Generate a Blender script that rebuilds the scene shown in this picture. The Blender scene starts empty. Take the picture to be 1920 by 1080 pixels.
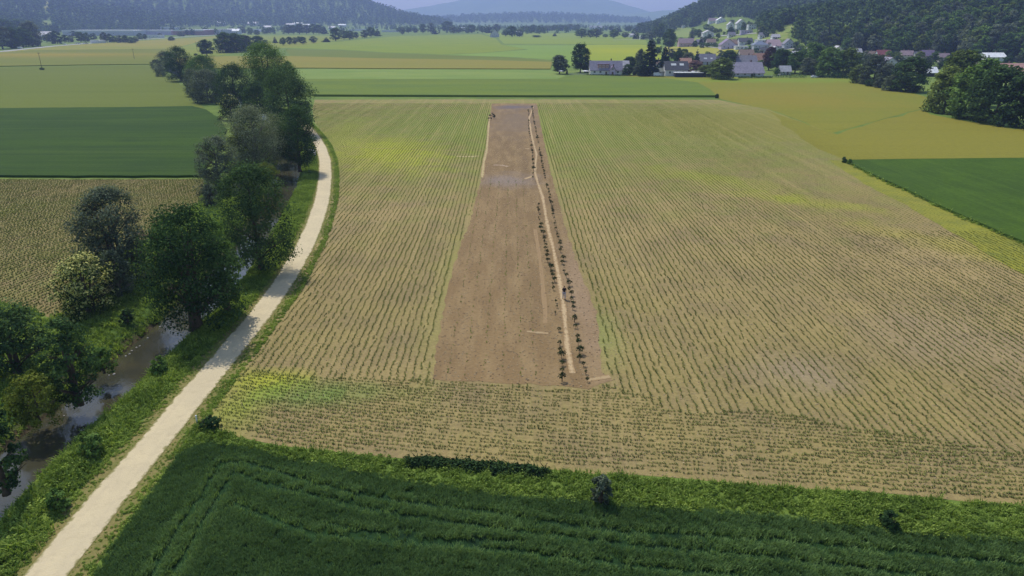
import bpy, bmesh, math, random
import numpy as np
from mathutils import Vector, Matrix
from mathutils.geometry import tessellate_polygon

S = bpy.context.scene
COL = S.collection
rnd = random.Random(7)
R = np.random.RandomState(11)
rad = math.radians

# ------------------------------------------------------------------ camera
CAM_H, PITCH, FPX = 32.4, rad(21.12), 1300.0
cam_d = bpy.data.cameras.new('camera')
cam_d.sensor_width = 36.0
cam_d.lens = FPX / 1920 * 36.0
cam_d.clip_start = 0.5
cam_d.clip_end = 40000
cam = bpy.data.objects.new('camera', cam_d)
cam.location = (0, 0, CAM_H)
cam.rotation_euler = (math.pi / 2 - PITCH, 0, 0)
COL.objects.link(cam)
S.camera = cam
S.render.resolution_x, S.render.resolution_y = 1024, 576

# ------------------------------------------------------------------ sky + sun
SUN_EL, SUN_AZ = rad(57), rad(-33)        # azimuth measured from +Y towards +X
w = bpy.data.worlds.new('World'); S.world = w; w.use_nodes = True
nt = w.node_tree; nt.nodes.clear()
sky = nt.nodes.new('ShaderNodeTexSky'); sky.sky_type = 'NISHITA'; sky.sun_disc = False
sky.sun_elevation = SUN_EL; sky.sun_rotation = SUN_AZ
sky.air_density = 1.2; sky.dust_density = 1.0; sky.ozone_density = 2.0
bg = nt.nodes.new('ShaderNodeBackground'); bg.inputs[1].default_value = 0.12
wo = nt.nodes.new('ShaderNodeOutputWorld')
nt.links.new(sky.outputs[0], bg.inputs[0]); nt.links.new(bg.outputs[0], wo.inputs[0])
sl = bpy.data.lights.new('sun', 'SUN'); sl.energy = 3.4; sl.angle = rad(0.53); sl.color = (1.0, 0.965, 0.91)
so = bpy.data.objects.new('sun', sl)
sd = Vector((math.sin(SUN_AZ) * math.cos(SUN_EL), math.cos(SUN_AZ) * math.cos(SUN_EL), math.sin(SUN_EL)))
so.rotation_euler = (-sd).to_track_quat('-Z', 'Y').to_euler()
so.location = (0, 0, 900)
COL.objects.link(so)
S.view_settings.view_transform = 'Standard'; S.view_settings.look = 'None'
S.view_settings.gamma = 1; S.view_settings.exposure = 0.2
S.view_settings.use_curve_mapping = False
S.render.engine = 'CYCLES'
S.cycles.max_bounces = 6; S.cycles.diffuse_bounces = 2; S.cycles.glossy_bounces = 2
S.cycles.transmission_bounces = 3; S.cycles.volume_bounces = 1; S.cycles.transparent_max_bounces = 4

HAZE_DENSITY = 0.00016
HAZE_COLOR = (0.44, 0.55, 1.0)

# ------------------------------------------------------------------ placement
CP, SP = math.cos(PITCH), math.sin(PITCH)
def at(px, py, z=0.0):
    "point of the plane z that stands at this spot of the photograph"
    a, b = (px - 960) / FPX, (540 - py) / FPX
    d = (a, CP + b * SP, -SP + b * CP)
    t = (z - CAM_H) / d[2]
    return (d[0] * t, d[1] * t, z)

def sstep(x, a, b):
    t = np.clip((x - a) / (b - a), 0, 1)
    return t * t * (3 - 2 * t)

FOOT = np.array([(700, 250), (480, 430), (365, 610), (250, 830), (232, 1100), (300, 1500), (420, 2200), (700, 3200), (1500, 4200)], float)
def seg_signed(x, y, P):
    "distance to polyline, positive on the right of its direction"
    best = np.full(x.shape, 1e9); sgn = np.ones(x.shape)
    for (ax, ay), (bx, by) in zip(P[:-1], P[1:]):
        dx, dy = bx - ax, by - ay
        t = np.clip(((x - ax) * dx + (y - ay) * dy) / (dx * dx + dy * dy), 0, 1)
        qx, qy = ax + t * dx, ay + t * dy
        d = np.hypot(x - qx, y - qy)
        s = np.where((x - ax) * dy - (y - ay) * dx > 0, 1.0, -1.0)
        m = d < best
        best = np.where(m, d, best); sgn = np.where(m, s, sgn)
    return best * sgn

def wav(x, y, s, k=0):
    return (np.sin(x / s + 1.3 + k) * np.cos(y / s * 1.17 + 2.1 * k) + 0.5 * np.sin(x / s * 2.3 - y / s * 1.9 + k * 3.3)
            + 0.3 * np.sin(x / s * 4.1 + y / s * 3.7 + k * 1.7)) / 1.8

def hgt(x, y):
    x = np.asarray(x, float); y = np.asarray(y, float)
    d = seg_signed(x, y, FOOT) + 30
    dd = np.maximum(d, 0)
    slope = 0.15 + 0.17 * sstep(y, 1250, 820) * sstep(x, 180, 330) + 0.02
    hr = np.where(dd < 60, dd * dd / 120, dd - 30) * slope
    hr = hr * (1 + 0.10 * wav(x, y, 90, 1) * sstep(dd, 20, 150))
    # a far ridge closing the right of the valley
    cap = 60 + 150 * sstep(x, 300, 900) + 60 * sstep(y, 1200, 600) * sstep(x, 250, 500)
    hr = cap * (1 - np.exp(-hr / cap))
    hr = hr + 85 * sstep(x, 290, 640) * np.exp(-((y - 1850) / 330) ** 2)
    # left wooded foothill and the big blue hill behind it
    dl = -(x + 860 + 0.25 * (y - 800)) * 0.9
    hl = np.maximum(dl, 0); hl = 55 * (1 - np.exp(-hl * 0.2 / 55)) * sstep(y, 700, 1000) * sstep(y, 2600, 1900)
    g = 560 * np.exp(-((x + 2500) / 1080) ** 2 - ((y - 4300) / 1150) ** 2)
    g2 = 120 * np.exp(-((x + 1000) / 420) ** 2 - ((y - 3900) / 420) ** 2)
    g3 = 60 * np.exp(-((x + 1750) / 500) ** 2 - ((y - 2500) / 350) ** 2)
    # low wooded rises and blue mountains at the valley's end
    m1 = 62 * np.exp(-((x - 150) / 900) ** 2 - ((y - 6000) / 600) ** 2)
    m2 = 285 * np.exp(-((x - 900) / 1100) ** 2 - ((y - 10500) / 1000) ** 2)
    m3 = 300 * np.exp(-((x + 400) / 1500) ** 2 - ((y - 10800) / 900) ** 2)
    m4 = 210 * np.exp(-((x - 2600) / 1300) ** 2 - ((y - 8600) / 900) ** 2)
    far = g + g2 + g3 + m1 + m2 + m3 + m4
    far = far * (1 + 0.09 * wav(x, y, 420, 2) + 0.05 * wav(x, y, 150, 5))
    far = np.maximum(far - 7, 0)
    return np.maximum(hr, 0) + hl + far

def att(px, py, lift=0.0):
    "where the ray through this spot of the photograph meets the terrain"
    a, b = (px - 960) / FPX, (540 - py) / FPX
    d = np.array((a, CP + b * SP, -SP + b * CP))
    t = np.arange(20, 9000, 2.0)
    P = d[None] * t[:, None]
    z = CAM_H + P[:, 2]
    k = np.argmax(z < hgt(P[:, 0], P[:, 1]) + 0.01)
    if k == 0: k = len(t) - 1
    x, y = P[k, 0], P[k, 1]
    return (x, y, float(hgt(x, y)) + lift)

def pxm(y, z=0.0):
    "photo pixels per metre at ground distance y"
    return FPX / (y * CP + (CAM_H - z) * SP)

# ------------------------------------------------------------------ object helpers
def tag(o, label=None, cat=None, group=None, kind=None):
    if label: o['label'] = label
    if cat: o['category'] = cat
    if group: o['group'] = group
    if kind: o['kind'] = kind
    return o

def link(name, me, mat=None, parent=None, loc=None, rz=None):
    o = bpy.data.objects.new(name, me)
    if mat is not None and me is not None and len(me.materials) == 0: me.materials.append(mat)
    COL.objects.link(o)
    if parent: o.parent = parent
    if loc is not None: o.location = loc
    if rz is not None: o.rotation_euler = (0, 0, rz)
    return o

def empty(name, loc, rz=0):
    o = bpy.data.objects.new(name, None); o.empty_display_size = 0.3
    COL.objects.link(o); o.location = loc; o.rotation_euler = (0, 0, rz)
    return o

def np_mesh(name, V, F, attrs=None, smooth=False, ints=None):
    "F: list of (n,k) int arrays"
    me = bpy.data.meshes.new(name)
    V = np.asarray(V, np.float32)
    me.vertices.add(len(V)); me.vertices.foreach_set('co', V.ravel())
    if not isinstance(F, (list, tuple)): F = [F]
    F = [np.asarray(f, np.int32) for f in F if len(f)]
    if F:
        tot = np.concatenate([np.full(len(f), f.shape[1], np.int32) for f in F])
        idx = np.concatenate([f.ravel() for f in F])
        me.loops.add(len(idx)); me.loops.foreach_set('vertex_index', idx)
        me.polygons.add(len(tot))
        st = np.concatenate([[0], np.cumsum(tot)[:-1]]).astype(np.int32)
        me.polygons.foreach_set('loop_start', st)
    if attrs:
        for k, a in attrs.items():
            at_ = me.attributes.new(k, 'FLOAT', 'POINT'); at_.data.foreach_set('value', np.asarray(a, np.float32))
    if ints:
        for k, a in ints.items():
            at_ = me.attributes.new(k, 'INT', 'POINT'); at_.data.foreach_set('value', np.asarray(a, np.int32))
    me.update(calc_edges=True)
    if smooth: me.shade_smooth()
    me.validate()
    return me

class MB:
    "collects boxes, prisms and tubes into one mesh"
    def __init__(s): s.v = []; s.f = []
    def add(s, v, f):
        n = len(s.v); s.v += [tuple(p) for p in v]; s.f += [tuple(i + n for i in q) for q in f]; return s
    def box(s, x0, x1, y0, y1, z0, z1):
        return s.add([(x0, y0, z0), (x1, y0, z0), (x1, y1, z0), (x0, y1, z0), (x0, y0, z1), (x1, y0, z1), (x1, y1, z1), (x0, y1, z1)],
                     [(3, 2, 1, 0), (4, 5, 6, 7), (0, 1, 5, 4), (1, 2, 6, 5), (2, 3, 7, 6), (3, 0, 4, 7)])
    def tube(s, pts, rs, n=6):
        V = []; Fc = []
        for i, (p, r) in enumerate(zip(pts, rs)):
            p = Vector(p)
            d = (Vector(pts[min(i + 1, len(pts) - 1)]) - Vector(pts[max(i - 1, 0)])).normalized()
            a = d.orthogonal().normalized() if abs(d.z) < 0.99 else Vector((1, 0, 0))
            b = d.cross(a)
            for k in range(n):
                t = 2 * math.pi * k / n
                V.append(p + (a * math.cos(t) + b * math.sin(t)) * r)
        for i in range(len(pts) - 1):
            for k in range(n):
                Fc.append((i * n + k, i * n + (k + 1) % n, (i + 1) * n + (k + 1) % n, (i + 1) * n + k))
        Fc.append(tuple(range(n - 1, -1, -1))); Fc.append(tuple((len(pts) - 1) * n + k for k in range(n)))
        return s.add(V, Fc)
    def mesh(s, name, smooth=False):
        me = bpy.data.meshes.new(name); me.from_pydata(s.v, [], s.f); me.update()
        if smooth: me.shade_smooth()
        return me
    def build(s, name, mat, parent=None, loc=None, rz=None, smooth=False):
        return link(name, s.mesh(name, smooth), mat, parent, loc, rz)

# ------------------------------------------------------------------ materials
def lin(r, g, b):
    f = lambda c: (c / 255 / 12.92) if c / 255 <= 0.04045 else ((c / 255 + 0.055) / 1.055) ** 2.4
    return (f(r), f(g), f(b))

class NT:
    def __init__(s, name):
        s.m = bpy.data.materials.new(name); s.m.use_nodes = True
        s.t = s.m.node_tree; s.t.nodes.clear(); s.out = s.n('ShaderNodeOutputMaterial')
    def n(s, typ, **kw):
        x = s.t.nodes.new(typ)
        for k, v in kw.items(): setattr(x, k, v)
        return x
    def l(s, a, b): s.t.links.new(a, b)
    def noise(s, vec, scale, detail=3, rough=0.55, lo=0.35, hi=0.65, dist=0.0):
        n = s.n('ShaderNodeTexNoise'); n.inputs['Scale'].default_value = scale
        n.inputs['Detail'].default_value = detail; n.inputs['Roughness'].default_value = rough
        n.inputs['Distortion'].default_value = dist
        s.l(vec, n.inputs['Vector'])
        return s.rng(n.outputs[0], lo, hi, 0, 1)
    def rng(s, v, a, b, c, d):
        r = s.n('ShaderNodeMapRange'); r.inputs[1].default_value = a; r.inputs[2].default_value = b
        r.inputs[3].default_value = c; r.inputs[4].default_value = d
        s.l(v, r.inputs[0]); return r.outputs[0]
    def math(s, op, a, b=None):
        m = s.n('ShaderNodeMath', operation=op)
        for i, v in enumerate((a, b)):
            if v is None: continue
            if isinstance(v, (int, float)): m.inputs[i].default_value = v
            else: s.l(v, m.inputs[i])
        return m.outputs[0]
    def mix(s, f, a, b, typ='MIX'):
        m = s.n('ShaderNodeMixRGB', blend_type=typ)
        for i, v in enumerate((f, a, b)):
            if isinstance(v, (int, float)): m.inputs[i].default_value = v
            elif isinstance(v, tuple): m.inputs[i].default_value = (*v[:3], 1)
            else: s.l(v, m.inputs[i])
        return m.outputs[0]
    def pos(s): return s.n('ShaderNodeNewGeometry').outputs['Position']
    def surf(s, col, rough=0.9, bump=None, bstr=0.3, bdist=0.1, spec=0.2):
        p = s.n('ShaderNodeBsdfPrincipled'); p.inputs['Roughness'].default_value = rough
        p.inputs['Specular IOR Level'].default_value = spec
        if isinstance(col, tuple): p.inputs['Base Color'].default_value = (*col[:3], 1)
        else: s.l(col, p.inputs['Base Color'])
        if bump is not None:
            b = s.n('ShaderNodeBump'); b.inputs['Strength'].default_value = bstr; b.inputs['Distance'].default_value = bdist
            s.l(bump, b.inputs['Height']); s.l(b.outputs[0], p.inputs['Normal'])
        s.l(p.outputs[0], s.out.inputs[0]); return s.m

def field_mat(name, c1, c2, c3=None, big=0.03, med=0.25, fine=2.5, rows=None, patches=(), bump=0.4, contrast=0.16, spread=(0.3, 0.7), aniso=(1, 1, 1), streak=None):
    n = NT(name); p = n.pos()
    mp = n.n('ShaderNodeMapping'); mp.inputs['Scale'].default_value = aniso; n.l(p, mp.inputs[0]); q = mp.outputs[0]
    col = n.mix(n.noise(q, big, 3, lo=spread[0], hi=spread[1]), c1, c2)
    if c3: col = n.mix(n.noise(q, med, 4, lo=0.42, hi=0.75), col, c3)
    for (cx, cy, rx, ry, ang, pc, st) in patches:
        m2 = n.n('ShaderNodeMapping'); m2.vector_type = 'TEXTURE'
        m2.inputs['Location'].default_value = (cx, cy, 0); m2.inputs['Rotation'].default_value = (0, 0, ang)
        m2.inputs['Scale'].default_value = (rx, ry, 1e4); n.l(p, m2.inputs[0])
        ln = n.n('ShaderNodeVectorMath', operation='LENGTH'); n.l(m2.outputs[0], ln.inputs[0])
        dd = n.math('ADD', ln.outputs['Value'], n.rng(n.noise(p, 0.16, 5, lo=0.2, hi=0.8), 0, 1, -0.5, 0.5))
        f = n.rng(dd, 1.15, 0.2, 0, st)
        col = n.mix(f, col, pc)
    hh = n.noise(p, fine, 5, rough=0.7, lo=0.25, hi=0.75)
    if rows:
        per, ang, rc, amt = rows
        m3 = n.n('ShaderNodeMapping'); m3.inputs['Rotation'].default_value = (0, 0, ang); n.l(p, m3.inputs[0])
        sx = n.n('ShaderNodeSeparateXYZ'); n.l(m3.outputs[0], sx.inputs[0])
        ph = n.math('ADD', n.math('MULTIPLY', sx.outputs[0], 2 * math.pi / per), n.rng(n.noise(p, 0.35, 2), 0, 1, -0.8, 0.8))
        sn = n.rng(n.math('SINE', ph), 0.0, 1.0, 0, 1)
        f = n.math('MULTIPLY', n.math('MULTIPLY', sn, n.noise(p, 0.5, 4, lo=0.3, hi=0.55)), amt)
        col = n.mix(f, col, rc)
    if streak:
        m4 = n.n('ShaderNodeMapping'); m4.inputs['Scale'].default_value = streak[:3]; n.l(p, m4.inputs[0])
        col = n.mix(n.math('MULTIPLY', n.noise(m4.outputs[0], 1.0, 5, 0.65, lo=0.5, hi=0.72), streak[4]), col, streak[3])
    v = n.rng(hh, 0, 1, 1 - contrast, 1 + contrast)
    hs = n.n('ShaderNodeHueSaturation'); n.l(col, hs.inputs['Color']); n.l(v, hs.inputs['Value'])
    return n.surf(hs.outputs[0], 0.95, hh, bump, 0.15, 0.1)

def plain(name, c, rough=0.7, var=0.12, sc=1.2, spec=0.3, metal=0.0):
    n = NT(name)
    tc = n.n('ShaderNodeTexCoord').outputs['Object']
    v = n.rng(n.noise(tc, sc, 4), 0, 1, 1 - var, 1 + var)
    hs = n.n('ShaderNodeHueSaturation'); hs.inputs['Color'].default_value = (*c, 1); n.l(v, hs.inputs['Value'])
    m = n.surf(hs.outputs[0], rough, None, spec=spec)
    for x in m.node_tree.nodes:
        if x.type == 'BSDF_PRINCIPLED': x.inputs['Metallic'].default_value = metal
    return m

def leaf_mat(name, dark, light, trans=0.3, inst=False, blossom=None):
    n = NT(name)
    a = n.n('ShaderNodeAttribute', attribute_name='tint'); a.attribute_type = 'GEOMETRY'
    f = a.outputs['Fac']
    col = n.mix(f, dark, light)
    if inst:
        b = n.n('ShaderNodeAttribute', attribute_name='itint'); b.attribute_type = 'INSTANCER'
        v = n.rng(b.outputs['Fac'], 0, 1, 0.6, 1.5)
        hh = n.rng(b.outputs['Fac'], 0, 1, 0.515, 0.485)
    else:
        oi = n.n('ShaderNodeObjectInfo')
        v = n.rng(oi.outputs['Random'], 0, 1, 0.82, 1.2); hh = n.rng(oi.outputs['Random'], 0, 1, 0.51, 0.49)
    hs = n.n('ShaderNodeHueSaturation'); n.l(col, hs.inputs['Color']); n.l(v, hs.inputs['Value']); n.l(hh, hs.inputs['Hue'])
    c = hs.outputs[0]
    if blossom:
        g = n.n('ShaderNodeAttribute', attribute_name='bloom'); g.attribute_type = 'GEOMETRY'
        c = n.mix(g.outputs['Fac'], c, blossom)
    d = n.n('ShaderNodeBsdfDiffuse'); t = n.n('ShaderNodeBsdfTranslucent'); mx = n.n('ShaderNodeMixShader')
    n.l(c, d.inputs[0])
    n.l(n.mix(1.0, c, (1.0, 1.0, 0.55), 'MULTIPLY'), t.inputs[0])
    mx.inputs[0].default_value = trans
    n.l(d.outputs[0], mx.inputs[1]); n.l(t.outputs[0], mx.inputs[2]); n.l(mx.outputs[0], n.out.inputs[0])
    return n.m

# ------------------------------------------------------------------ polygons draped on the land
def noise1(n, amp, k):
    return np.array([amp * (math.sin(i * 0.9 + k) + math.sin(i * 2.3 + k * 2) * 0.6) for i in range(n)])

def dense(P, step, closed=True, jit=0.0):
    P = [tuple(p[:2]) for p in P]; out = []
    n = len(P); m = n if closed else n - 1
    for i in range(m):
        a = np.array(P[i]); b = np.array(P[(i + 1) % n]); L = np.linalg.norm(b - a); k = max(1, int(L / step))
        for j in range(k): out.append(a + (b - a) * j / k)
    if not closed: out.append(np.array(P[-1]))
    out = np.array(out)
    if jit:
        out = out + np.stack([R.uniform(-jit, jit, len(out)), R.uniform(-jit, jit, len(out))], 1)
    return out

def sheet(name, P, z, mat, step=4, jit=0.0, tall=0.0, kind='structure', label=None, cat=None):
    "a flat field polygon; tall crops get a top and sides"
    Q = dense(P, step, True, jit)
    n = len(Q)
    tri = tessellate_polygon([[Vector((q[0], q[1], 0)) for q in Q]])
    V = [(q[0], q[1], z + tall) for q in Q]; Fc = []
    for t in tri:
        a, b, c = [Vector(V[i]) for i in t]
        Fc.append(t if (b - a).cross(c - a).z > 0 else (t[0], t[2], t[1]))
    if tall:
        V += [(q[0], q[1], z - 0.02) for q in Q]
        ar = sum(Q[i][0] * Q[(i + 1) % n][1] - Q[(i + 1) % n][0] * Q[i][1] for i in range(n))
        for i in range(n):
            j = (i + 1) % n
            Fc.append((i + n, j + n, j, i) if ar > 0 else (j + n, i + n, i, j))
    me = bpy.data.meshes.new(name); me.from_pydata(V, [], Fc); me.update()
    return tag(link(name, me, mat), label, cat, kind=kind)

def inside(x, y, P):
    x = np.asarray(x); y = np.asarray(y); c = np.zeros(x.shape, bool)
    n = len(P)
    for i in range(n):
        x0, y0 = P[i][:2]; x1, y1 = P[(i + 1) % n][:2]
        m = ((y0 > y) != (y1 > y))
        with np.errstate(divide='ignore', invalid='ignore'):
            c ^= m & (x < (x1 - x0) * (y - y0) / (y1 - y0 + 1e-12) + x0)
    return c

def dist_line(x, y, P):
    return np.abs(seg_signed(np.asarray(x, float), np.asarray(y, float), np.array([p[:2] for p in P], float)))

def drape(name, P, step, lift, mat):
    P = [tuple(p[:2]) for p in P]
    xs = [p[0] for p in P]; ys = [p[1] for p in P]
    gx = np.arange(min(xs), max(xs) + step, step); gy = np.arange(min(ys), max(ys) + step, step)
    X, Y = np.meshgrid(gx, gy); Z = hgt(X, Y) + lift
    V = np.stack([X.ravel(), Y.ravel(), Z.ravel()], 1)
    nx = len(gx); i, j = np.meshgrid(np.arange(nx - 1), np.arange(len(gy) - 1))
    a = (j * nx + i).ravel()
    F = np.stack([a, a + 1, a + nx + 1, a + nx], 1)
    cx = V[F].mean(1); F = F[inside(cx[:, 0], cx[:, 1], P)]
    used = np.unique(F); mp = -np.ones(len(V), int); mp[used] = np.arange(len(used))
    me = np_mesh(name, V[used], mp[F], smooth=True)
    return tag(link(name, me, mat), kind='structure')

def resample(P, step):
    P = np.array(P, float); seg = np.linalg.norm(np.diff(P, axis=0), axis=1); s = np.concatenate([[0], np.cumsum(seg)])
    t = np.arange(0, s[-1], step)
    return np.stack([np.interp(t, s, P[:, k]) for k in range(P.shape[1])], 1)

def smooth_line(P, n=3):
    P = P.copy()
    for _ in range(n): P[1:-1] = (P[:-2] + 2 * P[1:-1] + P[2:]) / 4
    return P

def ribbon(name, L, Rr, z, mat, cross=4, kind='structure', crown=0.0):
    "strip between two edge polylines with a 'mid' attribute, 1 in the middle"
    n = len(L); V = []; A = []
    for i in range(n):
        for k in range(cross + 1):
            t = k / cross; p = L[i] * (1 - t) + Rr[i] * t
            V.append((p[0], p[1], z + crown * (1 - (2 * t - 1) ** 2))); A.append(1 - abs(2 * t - 1))
    c = cross + 1
    F = [(i * c + k, i * c + k + 1, (i + 1) * c + k + 1, (i + 1) * c + k) for i in range(n - 1) for k in range(cross)]
    F = np.array(F)
    a, b, d = np.array(V)[F[0][:3]]
    if np.cross(b - a, d - a)[2] < 0: F = F[:, ::-1]
    me = np_mesh(name, V, F, {'mid': A}, smooth=True)
    return tag(link(name, me, mat), kind=kind)

# ------------------------------------------------------------------ scatter: instanced "stuff"
def scatter(name, protos, pts, pick, rot, scl, tint, mat, label=None, cat=None, kind='stuff', tilt=None):
    """one object: its mesh holds a few little plants and one loose point for every copy;
    a node group puts a plant on each point"""
    V = []; Fq = []; Ft = []; iid = []; tn = []
    off = 0
    for k, (pv, pf, pt) in enumerate(protos):
        V.append(pv); iid.append(np.full(len(pv), k + 1)); tn.append(pt)
        for f in pf:
            f = np.asarray(f) + off
            (Fq if f.shape[1] == 4 else Ft).append(f)
        off += len(pv)
    n = len(pts)
    V.append(pts); iid.append(np.zeros(n)); tn.append(np.zeros(n))
    V = np.concatenate(V); iid = np.concatenate(iid); tn = np.concatenate(tn)
    pad = lambda a: np.concatenate([np.zeros(off), a])
    F = []
    if Fq: F.append(np.concatenate(Fq))
    if Ft: F.append(np.concatenate(Ft))
    tilt = np.zeros(n) if tilt is None else tilt
    me = bpy.data.meshes.new(name)
    me = np_mesh(name, V, F, {'tint': tn, 'rotz': pad(rot), 'scl': pad(scl), 'itint': pad(tint), 'tilt': pad(tilt)}, ints={'iid': iid, 'pick': pad(pick)})
    me.materials.append(mat)
    o = tag(link(name, me), label, cat, kind=kind)
    g = bpy.data.node_groups.new(name + '_nodes', 'GeometryNodeTree')
    g.interface.new_socket('Geometry', in_out='INPUT', socket_type='NodeSocketGeometry')
    g.interface.new_socket('Geometry', in_out='OUTPUT', socket_type='NodeSocketGeometry')
    N = g.nodes; Lk = g.links
    gi = N.new('NodeGroupInput'); go = N.new('NodeGroupOutput')
    def attr(nm, typ='FLOAT'):
        a = N.new('GeometryNodeInputNamedAttribute'); a.data_type = typ; a.inputs[0].default_value = nm
        return a.outputs[0]
    ii = attr('iid', 'INT')
    def sep(k):
        c = N.new('FunctionNodeCompare'); c.data_type = 'INT'; c.operation = 'EQUAL'
        Lk.new(ii, c.inputs[2]); c.inputs[3].default_value = k
        s_ = N.new('GeometryNodeSeparateGeometry'); s_.domain = 'POINT'
        Lk.new(gi.outputs[0], s_.inputs[0]); Lk.new(c.outputs[0], s_.inputs[1])
        return s_.outputs[0]
    jn = N.new('GeometryNodeJoinGeometry')
    for k in range(len(protos)):
        ti = N.new('GeometryNodeGeometryToInstance'); Lk.new(sep(k + 1), ti.inputs[0]); Lk.new(ti.outputs[0], jn.inputs[0])
    ip = N.new('GeometryNodeInstanceOnPoints')
    Lk.new(sep(0), ip.inputs['Points']); Lk.new(jn.outputs[0], ip.inputs['Instance'])
    ip.inputs['Pick Instance'].default_value = True
    Lk.new(attr('pick', 'INT'), ip.inputs['Instance Index'])
    cx = N.new('ShaderNodeCombineXYZ'); Lk.new(attr('rotz'), cx.inputs[2]); Lk.new(attr('tilt'), cx.inputs[0])
    Lk.new(cx.outputs[0], ip.inputs['Rotation'])
    Lk.new(attr('scl'), ip.inputs['Scale'])
    Lk.new(ip.outputs[0], go.inputs[0])
    md = o.modifiers.new('scatter', 'NODES'); md.node_group = g
    return o

def blades(n, h, wdt, rad_, seed, lean=0.5, bend=0.35, arch=False):
    "a tuft: n leaf blades of two quads each -> (V, [quads], tint)"
    r = np.random.RandomState(seed)
    th = r.uniform(0, 2 * math.pi, n); rr = rad_ * np.sqrt(r.uniform(0, 1, n))
    bx, by = rr * np.cos(th), rr * np.sin(th)
    da = r.uniform(0, 2 * math.pi, n) * 0.5 + th * 0.5 + r.uniform(-.8, .8, n)
    hh = h * r.uniform(0.6, 1.1, n); ww = wdt * r.uniform(0.7, 1.3, n)
    le = lean * r.uniform(0.3, 1.2, n) * hh
    dx, dy = np.cos(da), np.sin(da); sx, sy = -dy, dx
    V = []
    for t, wf, out, up in ((0, .7, 0, 0), (.5, 1., .35, .62 if not arch else .9), (1, .18, 1.0 + bend, 1 if not arch else .75)):
        cx = bx + dx * le * out; cy = by + dy * le * out; cz = hh * up
        V.append(np.stack([cx - sx * ww * wf / 2, cy - sy * ww * wf / 2, cz], 1))
        V.append(np.stack([cx + sx * ww * wf / 2, cy + sy * ww * wf / 2, cz], 1))
    V = np.stack(V, 1).reshape(-1, 3); b = np.arange(n)[:, None] * 6
    F = np.concatenate([b + [0, 1, 3, 2], b + [2, 3, 5, 4]])
    t = np.repeat(r.uniform(0, 1, n), 6)
    return V, [F], t

def merge(parts):
    V = []; F = []; T = []; o = 0
    for (v, f, t), sh in parts:
        V.append(v + np.asarray(sh)); T.append(t)
        for q in f: F.append(q + o)
        o += len(v)
    return np.concatenate(V), F, np.concatenate(T)

def leaves(P, N, size, r, asp=0.75):
    "quads at points P facing N"
    n = len(P)
    N = N / (np.linalg.norm(N, axis=1, keepdims=True) + 1e-9)
    a = np.cross(N, r.normal(size=(n, 3))); a /= (np.linalg.norm(a, axis=1, keepdims=True) + 1e-9)
    b = np.cross(N, a)
    s = (size * r.uniform(0.6, 1.35, n))[:, None] * 0.5
    V = np.stack([P - a * s, P + b * s * asp, P + a * s, P - b * s * asp], 1).reshape(-1, 3)
    F = np.arange(4 * n).reshape(n, 4)
    return V, F

def leafball(n, rx, rz, leaf, seed, z0=0.0, up=0.4):
    r = np.random.RandomState(seed)
    D = r.normal(size=(n, 3)); D /= np.linalg.norm(D, axis=1, keepdims=True)
    D[:, 2] = np.abs(D[:, 2]) * 1.1 - 0.12
    q = r.uniform(0.55, 1.0, n)[:, None] * (1 + 0.25 * np.sin(D[:, 0:1] * 5 + seed) * np.cos(D[:, 1:2] * 4))
    P = D * q * np.array([rx, rx, rz]); P[:, 2] += z0
    V, F = leaves(P, D * 0.8 + np.array([0, 0, up]) + r.normal(size=(n, 3)) * 0.5, leaf, r)
    return V, [F], np.repeat(r.uniform(0, 1, n), 4)

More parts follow.
